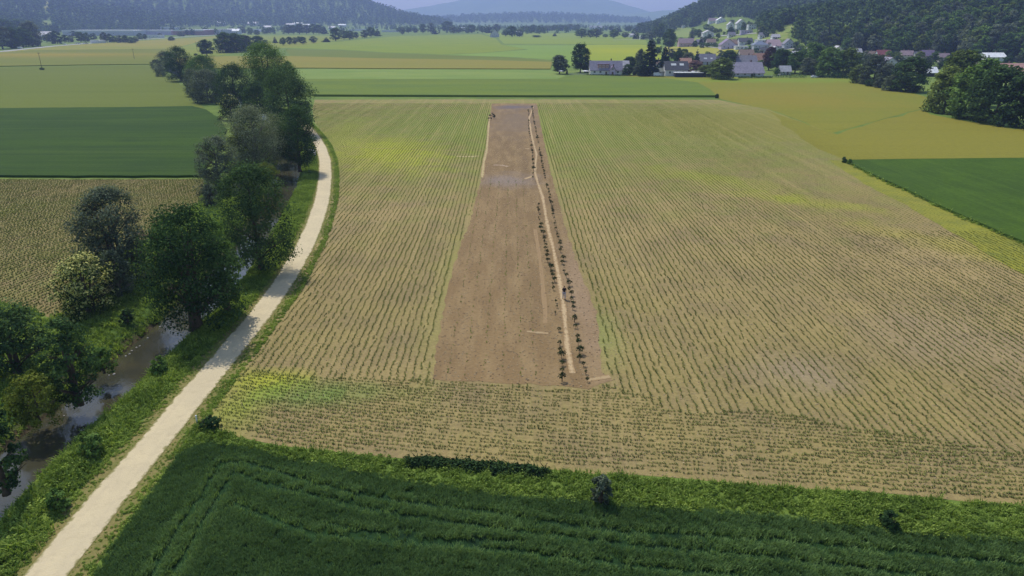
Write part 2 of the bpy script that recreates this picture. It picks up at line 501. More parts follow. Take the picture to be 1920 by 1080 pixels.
# ------------------------------------------------------------------ tree builder
def crown_mesh(name, H, W, shape, nclus, nleaf, leaf, seed, cb=0.22, bloom=0.0):
    r = np.random.RandomState(seed)
    if shape == 'spruce':
        z = 1 - np.sqrt(r.uniform(0.0, 1, nclus)); z = z * (1 - cb) + cb
        th = r.uniform(0, 2 * math.pi, nclus)
        lay = 0.80 + 0.24 * np.sin(z * 46 + th * 0.6)
        rr = (1 - z) ** 0.82 / (1 - cb) * W / 2 * lay * r.uniform(0.5, 1.05, nclus) + 0.02 * W
        C = np.stack([rr * np.cos(th), rr * np.sin(th), z * H - 0.12 * rr], 1)
        rc = np.full(nclus, 0.085 * W) * (0.5 + (1 - z))
        flat = 0.45
    else:
        zz = r.uniform(-1, 1, nclus); th = r.uniform(0, 2 * math.pi, nclus)
        up = np.sqrt(np.clip(1 - np.clip(zz, 0, 1) ** 2, 0, 1)); lo_ = np.clip(-zz, 0, 1)
        pr = {'bush': np.where(zz > 0, up, 1 - 0.12 * lo_ ** 2), 'egg': np.where(zz > -.2, np.sqrt(np.clip(1 - ((np.clip(zz, -.2, 1) + .2) / 1.2) ** 2, 0, 1)), 1 - 0.38 * ((lo_ - .2) / .8) ** 1.5),
              'round': np.where(zz > 0, up, 1 - 0.55 * lo_ ** 2), 'fan': np.where(zz > .3, np.sqrt(np.clip(1 - ((zz - .3) / .7) ** 2, 0, 1)), 1 - 0.62 * ((.3 - zz) / 1.3))}[shape]
        lob = 1 + 0.15 * np.sin(th * 2 + seed) + 0.13 * np.sin(th * 3 + zz * 4 + seed * 2) + 0.08 * np.sin(zz * 7 + th * 5)
        q = r.uniform(0.12, 1, nclus) ** 0.42
        cz = (cb + 1) / 2 * H; hz = (1 - cb) / 2 * H
        C = np.stack([pr * lob * q * np.cos(th) * W / 2 * 0.86, pr * lob * q * np.sin(th) * W / 2 * 0.86, cz + zz * hz * 0.92 * (0.85 + 0.15 * lob)], 1)
        rc = r.uniform(0.10, 0.17, nclus) * min(W, H)
        flat = 0.75
    ct = np.clip(r.normal(0.42, 0.36, nclus), 0, 1)
    per = max(1, nleaf // nclus)
    D = r.normal(size=(nclus, per, 3)); D /= np.linalg.norm(D, axis=2, keepdims=True)
    q = r.uniform(0.1, 1, (nclus, per, 1)) ** 0.5
    P = C[:, None] + D * q * rc[:, None, None] * np.array([1, 1, flat])
    out = C - np.array([0, 0, H * 0.45]); out /= (np.linalg.norm(out, axis=1, keepdims=True) + 1e-6)
    N = out[:, None] * 0.5 + D * 0.7 + np.array([0, 0, 0.35]) + r.normal(size=P.shape) * 0.45
    P = P.reshape(-1, 3); N = N.reshape(-1, 3)
    P[:, 2] = np.maximum(P[:, 2], 0.1)
    V, F = leaves(P, N, leaf, r)
    tint = np.clip(np.repeat(ct, per) + r.normal(0, 0.16, len(P)), 0, 1)
    at_ = {'tint': np.repeat(tint, 4)}
    if bloom:
        top = (N[:, 2] / np.linalg.norm(N, axis=1) > 0.1) & (r.uniform(size=len(P)) < bloom)
        at_['bloom'] = np.repeat(top.astype(float), 4)
    return np_mesh(name, V, F, at_)

def trunk_mesh(name, H, W, seed, cb=0.22, stems=1, r0=None, spruce=False):
    r = random.Random(seed); b = MB(); r0 = r0 or H * 0.018 + 0.06
    for s_ in range(stems):
        lx, ly = (r.uniform(-.12, .12) * W, r.uniform(-.12, .12) * W)
        bx, by = ((r.uniform(-.06, .06) * W, r.uniform(-.06, .06) * W) if stems > 1 else (0, 0))
        top = H * (0.97 if spruce else 0.8)
        pts = [(bx + lx * (t ** 1.5) * 0.8 + r.uniform(-.01, .01) * H * (t > 0), by + ly * t ** 1.5, t * top) for t in (0, .06, .25, .5, .75, 1)]
        rs = [r0 * 1.5, r0 * 1.1, r0 * .9, r0 * .65, r0 * .38, r0 * .1]
        b.tube(pts, rs, 7)
        nb = 5 if stems > 1 else 9
        if not spruce:
            for k in range(nb):
                t = cb * 0.9 + (0.85 - cb) * (k + r.random()) / nb
                i = min(4, max(1, int(t * 5))); p0 = Vector(pts[i]).lerp(Vector(pts[i + 1]) if i < 5 else Vector(pts[5]), 0.4)
                a = k * 2.4 + r.uniform(-.4, .4); L = W * 0.42 * (1.1 - 0.5 * t)
                p1 = p0 + Vector((math.cos(a) * L * .45, math.sin(a) * L * .45, L * .4))
                p2 = p0 + Vector((math.cos(a + .2) * L, math.sin(a + .2) * L, L * .75))
                b.tube([p0, p1, p2], [r0 * .45, r0 * .28, r0 * .08], 5)
                for q in (-0.6, 0.7):
                    p3 = p1 + Vector((math.cos(a + q) * L * .5, math.sin(a + q) * L * .5, L * .35))
                    b.tube([p1, p3], [r0 * .2, r0 * .05], 4)
    return b.mesh(name, True)

M = {}
# ------------------------------------------------------------------ material library
G_SOIL = lin(170, 148, 108)
M['grass'] = field_mat('meadow_grass', lin(88, 112, 44), lin(112, 128, 52), lin(70, 95, 38), big=0.05, med=0.4, fine=3)
M['far_grass'] = field_mat('valley_grass', lin(98, 120, 50), lin(120, 134, 62), lin(84, 106, 44), big=0.006, med=0.05, fine=0.5)
M['bark'] = plain('bark', lin(88, 76, 62), 0.9, 0.25, 3)
M['bark_pale'] = plain('bark_pale', lin(120, 112, 98), 0.9, 0.25, 3)

# tree leaf colours (real leaf albedo 0.04 - 0.12)
LEAF = {
    'alder': ((0.030, 0.061, 0.024), (0.112, 0.190, 0.063)),
    'green': ((0.049, 0.097, 0.023), (0.213, 0.334, 0.081)),
    'olive': ((0.059, 0.090, 0.022), (0.242, 0.310, 0.077)),
    'willow': ((0.084, 0.111, 0.065), (0.285, 0.327, 0.194)),
    'grey': ((0.058, 0.078, 0.055), (0.222, 0.264, 0.173)),
    'yellow': ((0.078, 0.112, 0.020), (0.241, 0.274, 0.050)),
    'spruce': ((0.013, 0.031, 0.018), (0.039, 0.072, 0.034)),
    'copper': ((0.060, 0.030, 0.034), (0.125, 0.066, 0.064)),
    'pink': ((0.180, 0.105, 0.105), (0.330, 0.215, 0.205)),
}
for k, (a, b) in LEAF.items(): M['leaf_' + k] = leaf_mat('leaf_' + k, a, b, 0.12 if k == 'spruce' else 0.35)
M['leaf_elder'] = leaf_mat('leaf_elder', (0.03, 0.055, 0.016), (0.10, 0.15, 0.045), 0.25, blossom=(0.60, 0.58, 0.20))

# ------------------------------------------------------------------ river course
WATER_Z = -1.25
rw = [(-60, 1100), (-10, 1004), (25, 955), (50, 917), (100, 880), (140, 846), (185, 800), (215, 776), (240, 752), (275, 718), (297, 696), (330, 662),
      (367, 630), (405, 592), (440, 550), (468, 515), (500, 462), (532, 405), (555, 362), (565, 330), (566, 300), (556, 268), (535, 240), (500, 214),
      (462, 192), (430, 172), (395, 157), (360, 145), (325, 131), (303, 122)]
RW = np.array([at(x, y, WATER_Z)[:2] for x, y in rw])
RW = smooth_line(resample(RW, 2.0), 3)
d0 = RW[0] - RW[1]; RW = np.concatenate([[RW[0] + d0 / np.linalg.norm(d0) * 14], RW])
d1 = RW[-1] - RW[-3]; d1 /= np.linalg.norm(d1)
RW = np.concatenate([RW, [RW[-1] + d1 * k for k in (20, 45, 70)]])
RW = resample(RW, 2.0)
tan = np.gradient(RW, axis=0); tan /= np.linalg.norm(tan, axis=1, keepdims=True)
nrm = np.stack([tan[:, 1], -tan[:, 0]], 1)            # to the right of the course (towards the path)
RIV_W = 5.6
RC = smooth_line(RW - nrm * (RIV_W / 2 + 0.3), 5)
tan = np.gradient(RC, axis=0); tan /= np.linalg.norm(tan, axis=1, keepdims=True)
nrm = np.stack([tan[:, 1], -tan[:, 0]], 1)
prof = [(-6.0, 0.0), (-4.9, -0.06), (-4.0, -0.45), (-3.1, -1.05), (-2.6, -1.45), (-1.2, -1.9), (1.2, -1.9), (2.6, -1.45), (3.1, -1.0), (3.8, -0.45), (4.5, -0.08), (5.2, 0.0)]
V = []; nP = len(prof)
for i in range(len(RC)):
    for k, (s_, z_) in enumerate(prof):
        edge = k in (0, nP - 1)
        j = 0 if edge else 0.35 * math.sin(i * 0.7 + k) + 0.2 * math.sin(i * 1.9 + 2 * k)
        p = RC[i] + nrm[i] * (s_ + j * (0.6 if abs(s_) > 2 else 0))
        V.append((p[0], p[1], z_ + (0 if edge or abs(s_) < 2 else 0.10 * math.sin(i * 1.3 + k * 1.7))))
V = np.array(V)
i, k = np.meshgrid(np.arange(len(RC) - 1), np.arange(nP - 1), indexing='ij'); a = (i * nP + k).ravel()
F = np.stack([a, a + 1, a + nP + 1, a + nP], 1)
LE = V.reshape(len(RC), nP, 3)[:, 0, :2]; RE = V.reshape(len(RC), nP, 3)[:, -1, :2]

def to_mat_bank():
    n = NT('river_bank_soil_and_grass'); p = n.pos()
    sx = n.n('ShaderNodeSeparateXYZ'); n.l(p, sx.inputs[0])
    col = n.mix(n.noise(p, 0.3, 4), lin(62, 88, 34), lin(92, 112, 46))
    f = n.math('ADD', sx.outputs[2], n.rng(n.noise(p, 1.2, 4), 0, 1, -0.3, 0.3))
    col = n.mix(n.rng(f, -0.5, -1.0, 0, 1), col, lin(84, 74, 52))
    return n.surf(col, 0.95, n.noise(p, 3, 5), 0.5, 0.15, 0.1)
bank = np_mesh('river_bank', V, F, smooth=True)
tag(link('river_bank', bank, to_mat_bank()), kind='structure')

def water_mat():
    n = NT('river_water'); p = n.pos()
    col = n.mix(n.noise(p, 0.25, 3), lin(70, 66, 46), lin(56, 56, 44))
    mp = n.n('ShaderNodeMapping'); mp.inputs['Scale'].default_value = (1, 1, 1); n.l(p, mp.inputs[0])
    return n.surf(col, 0.09, n.noise(mp.outputs[0], 1.2, 2), 0.035, 0.08, 0.5)
L_ = RC - nrm * 3.6; R_ = RC + nrm * 3.6
river = ribbon('river', L_, R_, WATER_Z, water_mat(), 2)

# ------------------------------------------------------------------ ground: flat valley floor cut by the river, hills beyond
X0, X1, Y0, Y1 = -620.0, 180.0, -60.0, 560.0
def clip_top(E): return E[E[:, 1] < Y1 - 1]
LEc, REc = clip_top(LE), clip_top(RE)
LEc = LEc[LEc[:, 1] > Y0]; REc = REc[REc[:, 1] > Y0]
lp = [(X0, Y0)] + [(LEc[0][0], Y0)] + [tuple(p) for p in LEc] + [(LEc[-1][0], Y1), (X0, Y1)]
rp = [(REc[0][0], Y0), (X1, Y0), (X1, Y1), (REc[-1][0], Y1)] + [tuple(p) for p in REc[::-1]]
Vg = []; Fg = []
for P in (lp, rp):
    o_ = len(Vg); Vg += [(p[0], p[1], 0.0) for p in P]
    for t in tessellate_polygon([[Vector((p[0], p[1], 0)) for p in P]]):
        a, b, c = [Vector(Vg[o_ + i]) for i in t]
        t = tuple(o_ + i for i in t)
        Fg.append(t if (b - a).cross(c - a).z > 0 else (t[0], t[2], t[1]))
def grid(x0, x1, y0, y1, st, dz=0.0):
    gx = np.linspace(x0, x1, max(2, int(round((x1 - x0) / st)) + 1)); gy = np.linspace(y0, y1, max(2, int(round((y1 - y0) / st)) + 1))
    X, Y = np.meshgrid(gx, gy); Z = hgt(X, Y) + dz; nx = len(gx)
    i, j = np.meshgrid(np.arange(nx - 1), np.arange(len(gy) - 1)); a = (j * nx + i).ravel()
    return np.stack([X.ravel(), Y.ravel(), Z.ravel()], 1), np.stack([a, a + 1, a + nx + 1, a + nx], 1)
GV = [np.array(Vg)]; GF = []; off = len(Vg)
for args in ((X1, 1500, Y0, Y1, 12), (-2200, X0, Y0, Y1, 40), (-2200, 1500, Y1, 2600, 14), (1500, 6500, Y0, 2600, 120, -2), (-6500, -2200, Y0, 2600, 120, -1), (-6500, 6500, 2600, 13500, 62)):
    v, f = grid(*args); GV.append(v); GF.append(f + off); off += len(v)
me = np_mesh('ground', np.concatenate(GV), [np.array(Fg)] + GF, smooth=False)
tag(link('ground', me, M['far_grass']), kind='structure')

# ------------------------------------------------------------------ gravel path
pl = [(-140, 1300), (-60, 1210), (45, 1080), (105, 1005), (150, 952), (212, 880), (275, 810), (317, 760), (390, 680), (480, 572), (507, 540), (527, 507), (553, 469), (578, 416),
      (591, 378), (597, 333), (599, 300), (593, 275), (582, 255), (568, 238), (550, 222), (534, 211)]
pr = [(-60, 1330), (20, 1210), (125, 1080), (175, 1017), (237, 935), (305, 852), (342, 805), (375, 760), (425, 695), (480, 630), (544, 540), (567, 500), (587, 462), (604, 418),
      (618, 369), (623, 330), (620, 300), (610, 275), (597, 255), (581, 238), (562, 221), (545, 210)]
PLw = np.array([at(*p)[:2] for p in pl]); PRw = np.array([at(*p)[:2] for p in pr])
def fit(P, n, it):
    seg = np.linalg.norm(np.diff(P, axis=0), axis=1); s = np.concatenate([[0], np.cumsum(seg)]); t = np.linspace(0, s[-1], n)
    return smooth_line(np.stack([np.interp(t, s, P[:, 0]), np.interp(t, s, P[:, 1])], 1), it)
PC = fit((PLw + PRw) / 2, 240, 4)
pt_ = np.gradient(PC, axis=0); pt_ /= np.linalg.norm(pt_, axis=1, keepdims=True); pn = np.stack([pt_[:, 1], -pt_[:, 0]], 1)
ii_ = np.arange(240)[:, None]; hw = 1.42 + 0.03 * np.sin(ii_ * 0.5) + 0.02 * np.sin(ii_ * 1.3)
print('path width check', np.linalg.norm(PLw - PRw, axis=1)[:20].round(1))
PLs = PC - pn * hw; PRs = PC + pn * (1.42 + 0.03 * np.sin(ii_ * 0.4 + 2) + 0.02 * np.sin(ii_ * 1.1))
C_ = lin
def path_mat():
    n = NT('pale_gravel'); p = n.pos()
    m = n.n('ShaderNodeAttribute', attribute_name='mid'); m.attribute_type = 'GEOMETRY'
    col = n.mix(n.noise(p, 0.35, 4), lin(205, 188, 150), lin(196, 180, 145))
    col = n.mix(n.noise(p, 1.7, 4, lo=0.5, hi=0.8), col, lin(188, 172, 138))
    e = n.math('ADD', m.outputs['Fac'], n.rng(n.noise(p, 1.6, 4), 0, 1, -0.10, 0.10))
    col = n.mix(n.rng(e, 0.14, 0.02, 0, 0.9), col, lin(128, 122, 72))
    # two faint darker wheel tracks
    col = n.mix(n.math('MULTIPLY', n.rng(n.math('ABSOLUTE', n.math('SUBTRACT', m.outputs['Fac'], 0.5)), 0.0, 0.14, 1, 0), 0.16), col, lin(182, 166, 138))
    return n.surf(col, 0.95, n.noise(p, 9, 5), 0.35, 0.05, 0.1)
ribbon('gravel_path', PLs, PRs, 0.03, path_mat(), 8, crown=0.05)
PATH = PC
M['dry_verge'] = field_mat('dry_verge', C_(128, 118, 70), C_(112, 118, 58), C_(146, 128, 84), big=0.25, med=0.8, fine=4)
ribbon('path_verge', PC - pn * 2.5, PC + pn * 2.7, 0.008, M['dry_verge'], 2)

# ------------------------------------------------------------------ fields
def W(pts): return [at(*p)[:2] for p in pts]
STRIP = W([(812, 712), (820, 640), (832, 580), (845, 520), (860, 470), (880, 418), (893, 370), (905, 325), (913, 275), (918, 230), (922, 194), (1006, 194),
           (1012, 225), (1020, 265), (1032, 320), (1046, 375), (1062, 430), (1080, 490), (1100, 540), (1118, 585), (1124, 640), (1130, 700), (1150, 712), (1100, 730), (1020, 722), (900, 716)])
MAIZE = W([(545, 560), (565, 510), (590, 465), (608, 418), (621, 372), (627, 330), (622, 300), (612, 275), (602, 255), (590, 230), (585, 205), (590, 187), (900, 186), (1345, 187), (1440, 205), (1560, 250), (1740, 330),
           (1900, 410), (2100, 520), (2500, 740), (3000, 960), (3000, 1020), (2500, 985), (1920, 946), (1700, 930), (1500, 915), (1300, 900), (1100, 886), (950, 872), (800, 860), (650, 850), (520, 838), (440, 815), (395, 800), (392, 770), (440, 705), (490, 640)])
ctr = lambda x, y: at(x, y)[:2]
ye = C_(166, 160, 44)
def P_(x, y, rx, ry, ang, c, s=0.8): q = at(x, y); return (q[0], q[1], rx, ry, ang, c, s)
M['maize_soil'] = field_mat('maize_soil', C_(156, 135, 92), C_(138, 125, 74), C_(132, 115, 82), big=0.018, med=0.12, fine=2.2,
    rows=(0.75, 0, C_(122, 122, 60), 0.2), contrast=0.24, streak=(0.7, 0.015, 1, C_(182, 160, 106), 0.36),
    patches=[P_(1000, 235, 170, 105, 0, C_(124, 134, 58), 0.9), P_(1400, 225, 70, 45, 0, C_(130, 128, 56), 0.8), P_(725, 285, 17, 30, 0.35, C_(160, 162, 50), 0.8), P_(640, 250, 8, 40, 0.0, C_(150, 152, 66), 0.6),
             P_(1335, 335, 7, 20, 0.8, C_(150, 154, 56), 0.55), P_(1490, 375, 5, 18, 0.95, C_(156, 160, 50), 0.65), P_(850, 520, 3, 40, 0, C_(146, 146, 76), 0.4), P_(1500, 238, 55, 45, 0, C_(134, 127, 62), 0.8),
             P_(500, 715, 4.5, 3, 0, C_(170, 172, 52), 0.8), P_(430, 770, 4, 6, 0, C_(150, 160, 60), 0.7), P_(600, 740, 7, 3, 0, C_(106, 138, 60), 0.7), P_(1120, 620, 3, 9, 0, C_(130, 146, 74), 0.45),
             P_(1800, 640, 12, 12, 0, C_(150, 130, 104), 0.5), P_(1880, 480, 6, 26, 0.7, C_(166, 158, 58), 0.5), P_(1500, 700, 6, 5, 0, C_(152, 134, 112), 0.5)])
sheet('maize_field', MAIZE, 0.012, M['maize_soil'], 3, 0.22)
M['strip'] = field_mat('bare_strip_soil', C_(138, 113, 77), C_(122, 101, 71), C_(152, 128, 90), big=0.05, med=0.5, fine=2.4, contrast=0.2, aniso=(1, 0.18, 1),
    patches=[P_(965, 201, 9, 9, 0, C_(100, 96, 104), 0.85), P_(965, 225, 11, 45, 0, C_(120, 104, 86), 0.7), P_(955, 338, 7.5, 9, 0, C_(136, 124, 116), 0.65), P_(1090, 560, 2.2, 26, 0, C_(154, 130, 102), 0.7)])
sheet('bare_soil_strip', STRIP, 0.03, M['strip'], 1.2, 0.22)

def track(name, px, width, z=0.042, col=C_(184, 159, 120)):
    L = resample([at(*p)[:2] for p in px], 1.2); L = smooth_line(L, 2)
    t = np.gradient(L, axis=0); t /= np.linalg.norm(t, axis=1, keepdims=True); nn = np.stack([t[:, 1], -t[:, 0]], 1)
    wv = width * (1 + 0.25 * np.array([[math.sin(i * 0.8) + math.sin(i * 0.31)] for i in range(len(L))]) / 2)
    n = NT(name + '_soil'); p = n.pos(); m = n.n('ShaderNodeAttribute', attribute_name='mid'); m.attribute_type = 'GEOMETRY'
    e = n.math('ADD', m.outputs['Fac'], n.rng(n.noise(p, 1.5, 4), 0, 1, -0.5, 0.4))
    base = n.mix(n.noise(p, 0.5, 3), C_(148, 121, 86), C_(154, 128, 90))
    mt = n.surf(n.mix(n.rng(e, 0.1, 0.7, 0, 1), base, col), 0.95)
    return ribbon(name, L - nn * wv / 2, L + nn * wv / 2, z, mt, 4)
track('footpath', [(1000, 200), (992, 222), (996, 250), (1001, 272), (1006, 290), (1004, 308), (1003, 325), (1009, 345), (1017, 368), (1021, 390), (1024, 410), (1029, 435), (1036, 460), (1042, 490), (1047, 515), (1052, 545), (1057, 575), (1060, 610), (1064, 650), (1070, 690), (1076, 706)], 0.62)
track('footpath', [(1003, 430), (1010, 470), (1015, 510), (1019, 550), (1023, 590), (1022, 612)], 0.5, 0.046, C_(148, 122, 86))
track('footpath', [(918, 215), (915, 250), (913, 280), (907, 305), (904, 335)], 0.7, 0.046, C_(178, 160, 112))
track('footpath', [(988, 622), (1010, 624), (1042, 627)], 0.5, 0.05, C_(168, 146, 110))
track('footpath', [(1102, 714), (1125, 709), (1150, 705)], 0.6, 0.046, C_(168, 144, 106))
track('footpath', [(985, 279), (998, 280)], 1.0, 0.05)
track('footpath', [(984, 336), (994, 332), (1003, 330)], 0.8, 0.05)
track('footpath', [(925, 310), (940, 309), (955, 314)], 0.9, 0.046, C_(170, 150, 128))
track('footpath', [(640, 275), (700, 278), (800, 281), (880, 283), (912, 283)], 0.5, 0.022, C_(150, 140, 84))
track('footpath', [(856, 293), (880, 294), (905, 292)], 1.3, 0.022, C_(176, 166, 112))

NEARCROP = W([(150, 1120), (190, 1065), (250, 975), (300, 905), (335, 855), (390, 828), (480, 846), (560, 866), (700, 892), (800, 910), (900, 926), (1000, 936), (1110, 946), (1250, 955), (1400, 966), (1550, 983), (1700, 1000),
              (1920, 1016), (2150, 1034), (2900, 1094), (3400, 1700), (-700, 1700), (-330, 1500), (-60, 1300), (60, 1180)])
M['crop_base'] = field_mat('young_grain_field', C_(34, 58, 30), C_(44, 70, 34), C_(28, 48, 30), big=0.08, med=0.5, fine=3, contrast=0.3)
sheet('grain_field', NEARCROP, 0.02, M['crop_base'], 1.5, 0.15)

M['dark_crop'] = field_mat('dark_green_grain', C_(46, 70, 18), C_(60, 84, 14), C_(42, 66, 20), big=0.02, med=0.12, fine=1.6, contrast=0.2, aniso=(0.35, 1, 1), streak=(0.012, 0.35, 1, C_(74, 92, 34), 0.45))
sheet('grain_field', W([(-500, 203), (0, 205), (120, 204), (260, 203), (360, 201), (385, 207), (408, 222), (424, 243), (420, 268), (405, 290), (390, 315), (384, 333), (200, 333.5), (0, 333), (-500, 332)]), 0.02, M['dark_crop'], 3, 0.3, 0.5)
M['right_crop'] = field_mat('green_clover', C_(62, 86, 22), C_(56, 78, 26), C_(70, 94, 24), big=0.02, med=0.1, fine=1.6, contrast=0.2, streak=(0.35, 0.012, 1, C_(80, 104, 34), 0.4))
sheet('clover_field', W([(1583, 303), (1640, 302), (1760, 300.5), (1920, 299), (2400, 296), (2400, 640), (2100, 535), (1990, 492), (1920, 458), (1830, 420), (1760, 388), (1690, 355), (1640, 332)]), 0.02, M['right_crop'], 3, 0.15, 0.45)
# yellow grass margin of the clover
M['margin'] = field_mat('yellow_grass_margin', C_(136, 132, 56), C_(142, 140, 50), C_(118, 122, 54), big=0.05, med=0.3, fine=2)
sheet('field_margin', W([(1552, 300), (1583, 301), (1640, 332), (1690, 355), (1760, 388), (1830, 420), (1920, 459), (1990, 493), (2200, 590), (2200, 680), (1990, 560), (1900, 505), (1800, 445), (1700, 385), (1620, 345)]), 0.024, M['margin'], 3, 0.3)
M['olive_l'] = field_mat('left_maize_soil', C_(142, 126, 80), C_(122, 118, 66), C_(138, 118, 84), big=0.04, med=0.3, fine=2.0, rows=(0.75, rad(-12), C_(104, 116, 56), 0.5), contrast=0.2)
LEFTM = W([(-700, 336), (0, 336), (200, 336.5), (383, 336), (384, 352), (376, 375), (350, 395), (320, 410), (290, 440), (230, 470), (180, 480), (140, 500), (124, 545), (126, 588), (95, 598), (60, 580), (0, 566), (-200, 560), (-700, 560)])
sheet('maize_field', LEFTM, 0.014, M['olive_l'], 3, 0.2)

def far_field(name, px, c1, c2, z=0.03, tall=0.0, c3=None, jit=0.0, big=0.012, extra=None):
    q_ = lambda c: c and (c[0] * .93, c[1] * .93, c[2] * .55)
    c1, c2, c3 = q_(c1), q_(c2), q_(c3); extra = [(*e[:5], q_(e[5]), e[6]) for e in (extra or ())]
    m = field_mat(name + '_cover', c1, c2, c3, big=big, med=0.05, fine=0.7, contrast=0.12, aniso=(0.4, 1, 1), patches=extra or (), streak=(0.004, 0.09, 1, tuple(v * 0.8 for v in c1), 0.35))
    sheet(name, W(px), z, m, 12, jit, tall)
far_field('meadow', [(-700, 128), (0, 126), (150, 123.5), (285, 122), (296, 132), (330, 152), (352, 168), (366, 190), (385, 203), (200, 202.5), (0, 202.5), (-700, 202)], C_(102, 113, 52), C_(108, 117, 60), jit=0.2)
far_field('grain_field', [(-700, 101), (0, 100), (60, 95), (185, 93.5), (260, 93), (330, 92), (300, 108), (286, 121), (150, 122.5), (0, 125), (-700, 127)], C_(112, 118, 58), C_(122, 124, 60), tall=0.5, extra=[P_(60, 104, 160, 60, 0, C_(150, 132, 62), 0.8)])
far_field('meadow', [(330, 91.5), (420, 66), (470, 66), (700, 68), (600, 80), (540, 90), (480, 93), (400, 106), (330, 106)], C_(122, 136, 66), C_(136, 138, 62))
far_field('stubble_field', [(-700, 118), (0, 98), (100, 87), (190, 81), (300, 74), (425, 66.5), (410, 68.5), (326, 91), (185, 92.5), (60, 94), (0, 99), (-700, 119)], C_(150, 138, 78), C_(132, 136, 68))
far_field('grain_field', [(566, 151), (800, 151), (1044, 151), (1075, 143), (1150, 145), (1250, 150), (1308, 158), (1330, 170), (1343, 182.5), (1000, 182.5), (588, 181)], C_(104, 122, 58), C_(112, 126, 60), tall=0.9, c3=C_(96, 116, 66))
far_field('barley_field', [(556, 130), (700, 130), (1036, 132), (1060, 142), (1044, 150), (800, 150), (566, 150)], C_(132, 148, 92), C_(122, 140, 88), c3=C_(112, 136, 80))
far_field('ripening_field', [(320, 110), (420, 106), (545, 106), (700, 110), (900, 113), (1036, 117), (1032, 130), (700, 129), (560, 128), (440, 129), (345, 128)], C_(142, 132, 72), C_(134, 130, 70), tall=0.4)
far_field('grain_field', [(535, 92), (640, 94), (720, 99), (830, 103), (960, 108), (1036, 113), (1036, 116.5), (900, 112.5), (700, 109), (545, 105.5)], C_(108, 118, 62), C_(112, 122, 66))
far_field('meadow', [(540, 90), (600, 80), (680, 74), (740, 68), (900, 64), (930, 72), (940, 84), (985, 92), (900, 99), (830, 102), (720, 98), (640, 93)], C_(122, 140, 58), C_(126, 138, 66), tall=0.0, c3=C_(136, 146, 54))
far_field('meadow', [(905, 62), (1080, 62), (1200, 69), (1240, 76), (1240, 83), (1080, 83), (960, 82), (945, 82), (935, 72)], C_(128, 146, 72), C_(134, 146, 66))
far_field('meadow', [(945, 84.5), (1080, 85), (1090, 90), (1090, 112), (1060, 130), (1036, 130), (1036, 112), (960, 107), (835, 103), (900, 100), (990, 93)], C_(128, 150, 84), C_(120, 144, 76), tall=0)
far_field('rapeseed_field', [(1085, 84), (1200, 83.5), (1240, 85), (1240, 117), (1100, 118), (1092, 100)], C_(150, 158, 50), C_(140, 152, 58), extra=[P_(1170, 95, 60, 90, 0, C_(160, 162, 40), 0.7)])
far_field('meadow', [(1060, 143), (1150, 141.5), (1330, 144), (1600, 147), (1630, 160), (1700, 172), (1740, 182), (1740, 200), (1560, 250), (1440, 205), (1350, 186), (1345, 183), (1332, 170), (1308, 157), (1250, 149), (1150, 144)], C_(124, 126, 58), C_(134, 128, 60), z=0.035, jit=1.0, extra=[P_(1480, 185, 45, 50, 0, C_(138, 126, 60), 0.8), P_(1450, 150, 90, 22, 0, C_(120, 142, 62), 0.8)])
far_field('hay_meadow', [(1440, 206), (1560, 251), (1740, 201), (1742, 215), (1900, 240), (2400, 300), (2400, 295), (1920, 297), (1583, 299), (1552, 299), (1620, 345), (1740, 330)][:4] + [(1742, 215), (1900, 241), (2300, 250), (2400, 294), (1920, 297.5), (1640, 300.5), (1583, 301), (1500, 260)], C_(134, 127, 60), C_(128, 125, 60), z=0.02, jit=1.5)
# yellow meadow on the slope behind the first houses
M['yellow_meadow'] = field_mat('yellow_meadow', C_(156, 152, 50), C_(146, 150, 58), C_(164, 148, 66), big=0.02, med=0.1, fine=1)
M['hill_meadow'] = field_mat('hill_meadow', C_(124, 140, 66), C_(112, 134, 58), C_(142, 140, 78), big=0.02, med=0.1, fine=1)
def A(pts): return [att(*p)[:2] for p in pts]
MEADOWS = []
for nm, px, mt, lf in (('meadow', [(1246, 88), (1300, 86), (1345, 91), (1400, 95), (1400, 104), (1330, 104), (1246, 104)], 'yellow_meadow', 0.15),
                   ('meadow', [(1262, 53), (1300, 53), (1312, 66), (1300, 70), (1270, 70), (1258, 64)], 'hill_meadow', 0.2),
                   ('meadow', [(1336, 42), (1372, 42), (1378, 60), (1340, 62), (1334, 52)], 'hill_meadow', 0.2),
                   ('meadow', [(1400, 66), (1440, 61), (1478, 63), (1478, 74), (1440, 76), (1380, 72), (1300, 78), (1300, 72), (1350, 70)], 'hill_meadow', 0.2),
                   ('meadow', [(1466, 52), (1494, 46), (1494, 60), (1468, 62)], 'hill_meadow', 0.25),
                   ('meadow', [(84, 19), (98, 19), (98, -2), (82, -2)], 'yellow_meadow', 0.4), ('meadow', [(77, 55), (97, 55), (97, 40), (79, 40)], 'hill_meadow', 0.4),
                   ('meadow', [(1460, 91), (1502, 90), (1502, 95), (1460, 96)], 'hill_meadow', 0.2)):
    P = A(px); MEADOWS.append(P); drape(nm, P, 2.5 if px[0][0] > 900 else 9, lf, M[mt])
M['asphalt'] = field_mat('pale_asphalt', C_(176, 172, 166), C_(160, 158, 154), None, big=0.05, fine=1, contrast=0.06)
def road(px, wd, lift=0.12, terr=False, name='road'):
    pts = [att(*p)[:2] if terr else at(*p)[:2] for p in px]
    L = smooth_line(resample(pts, 6.0), 3); t = np.gradient(L, axis=0); t /= np.linalg.norm(t, axis=1, keepdims=True); nn = np.stack([t[:, 1], -t[:, 0]], 1)
    o = ribbon(name, L - nn * wd / 2, L + nn * wd / 2, 0.0, M['asphalt'], 1)
    for v in o.data.vertices: v.co.z = float(hgt(v.co.x, v.co.y)) + lift
    return o
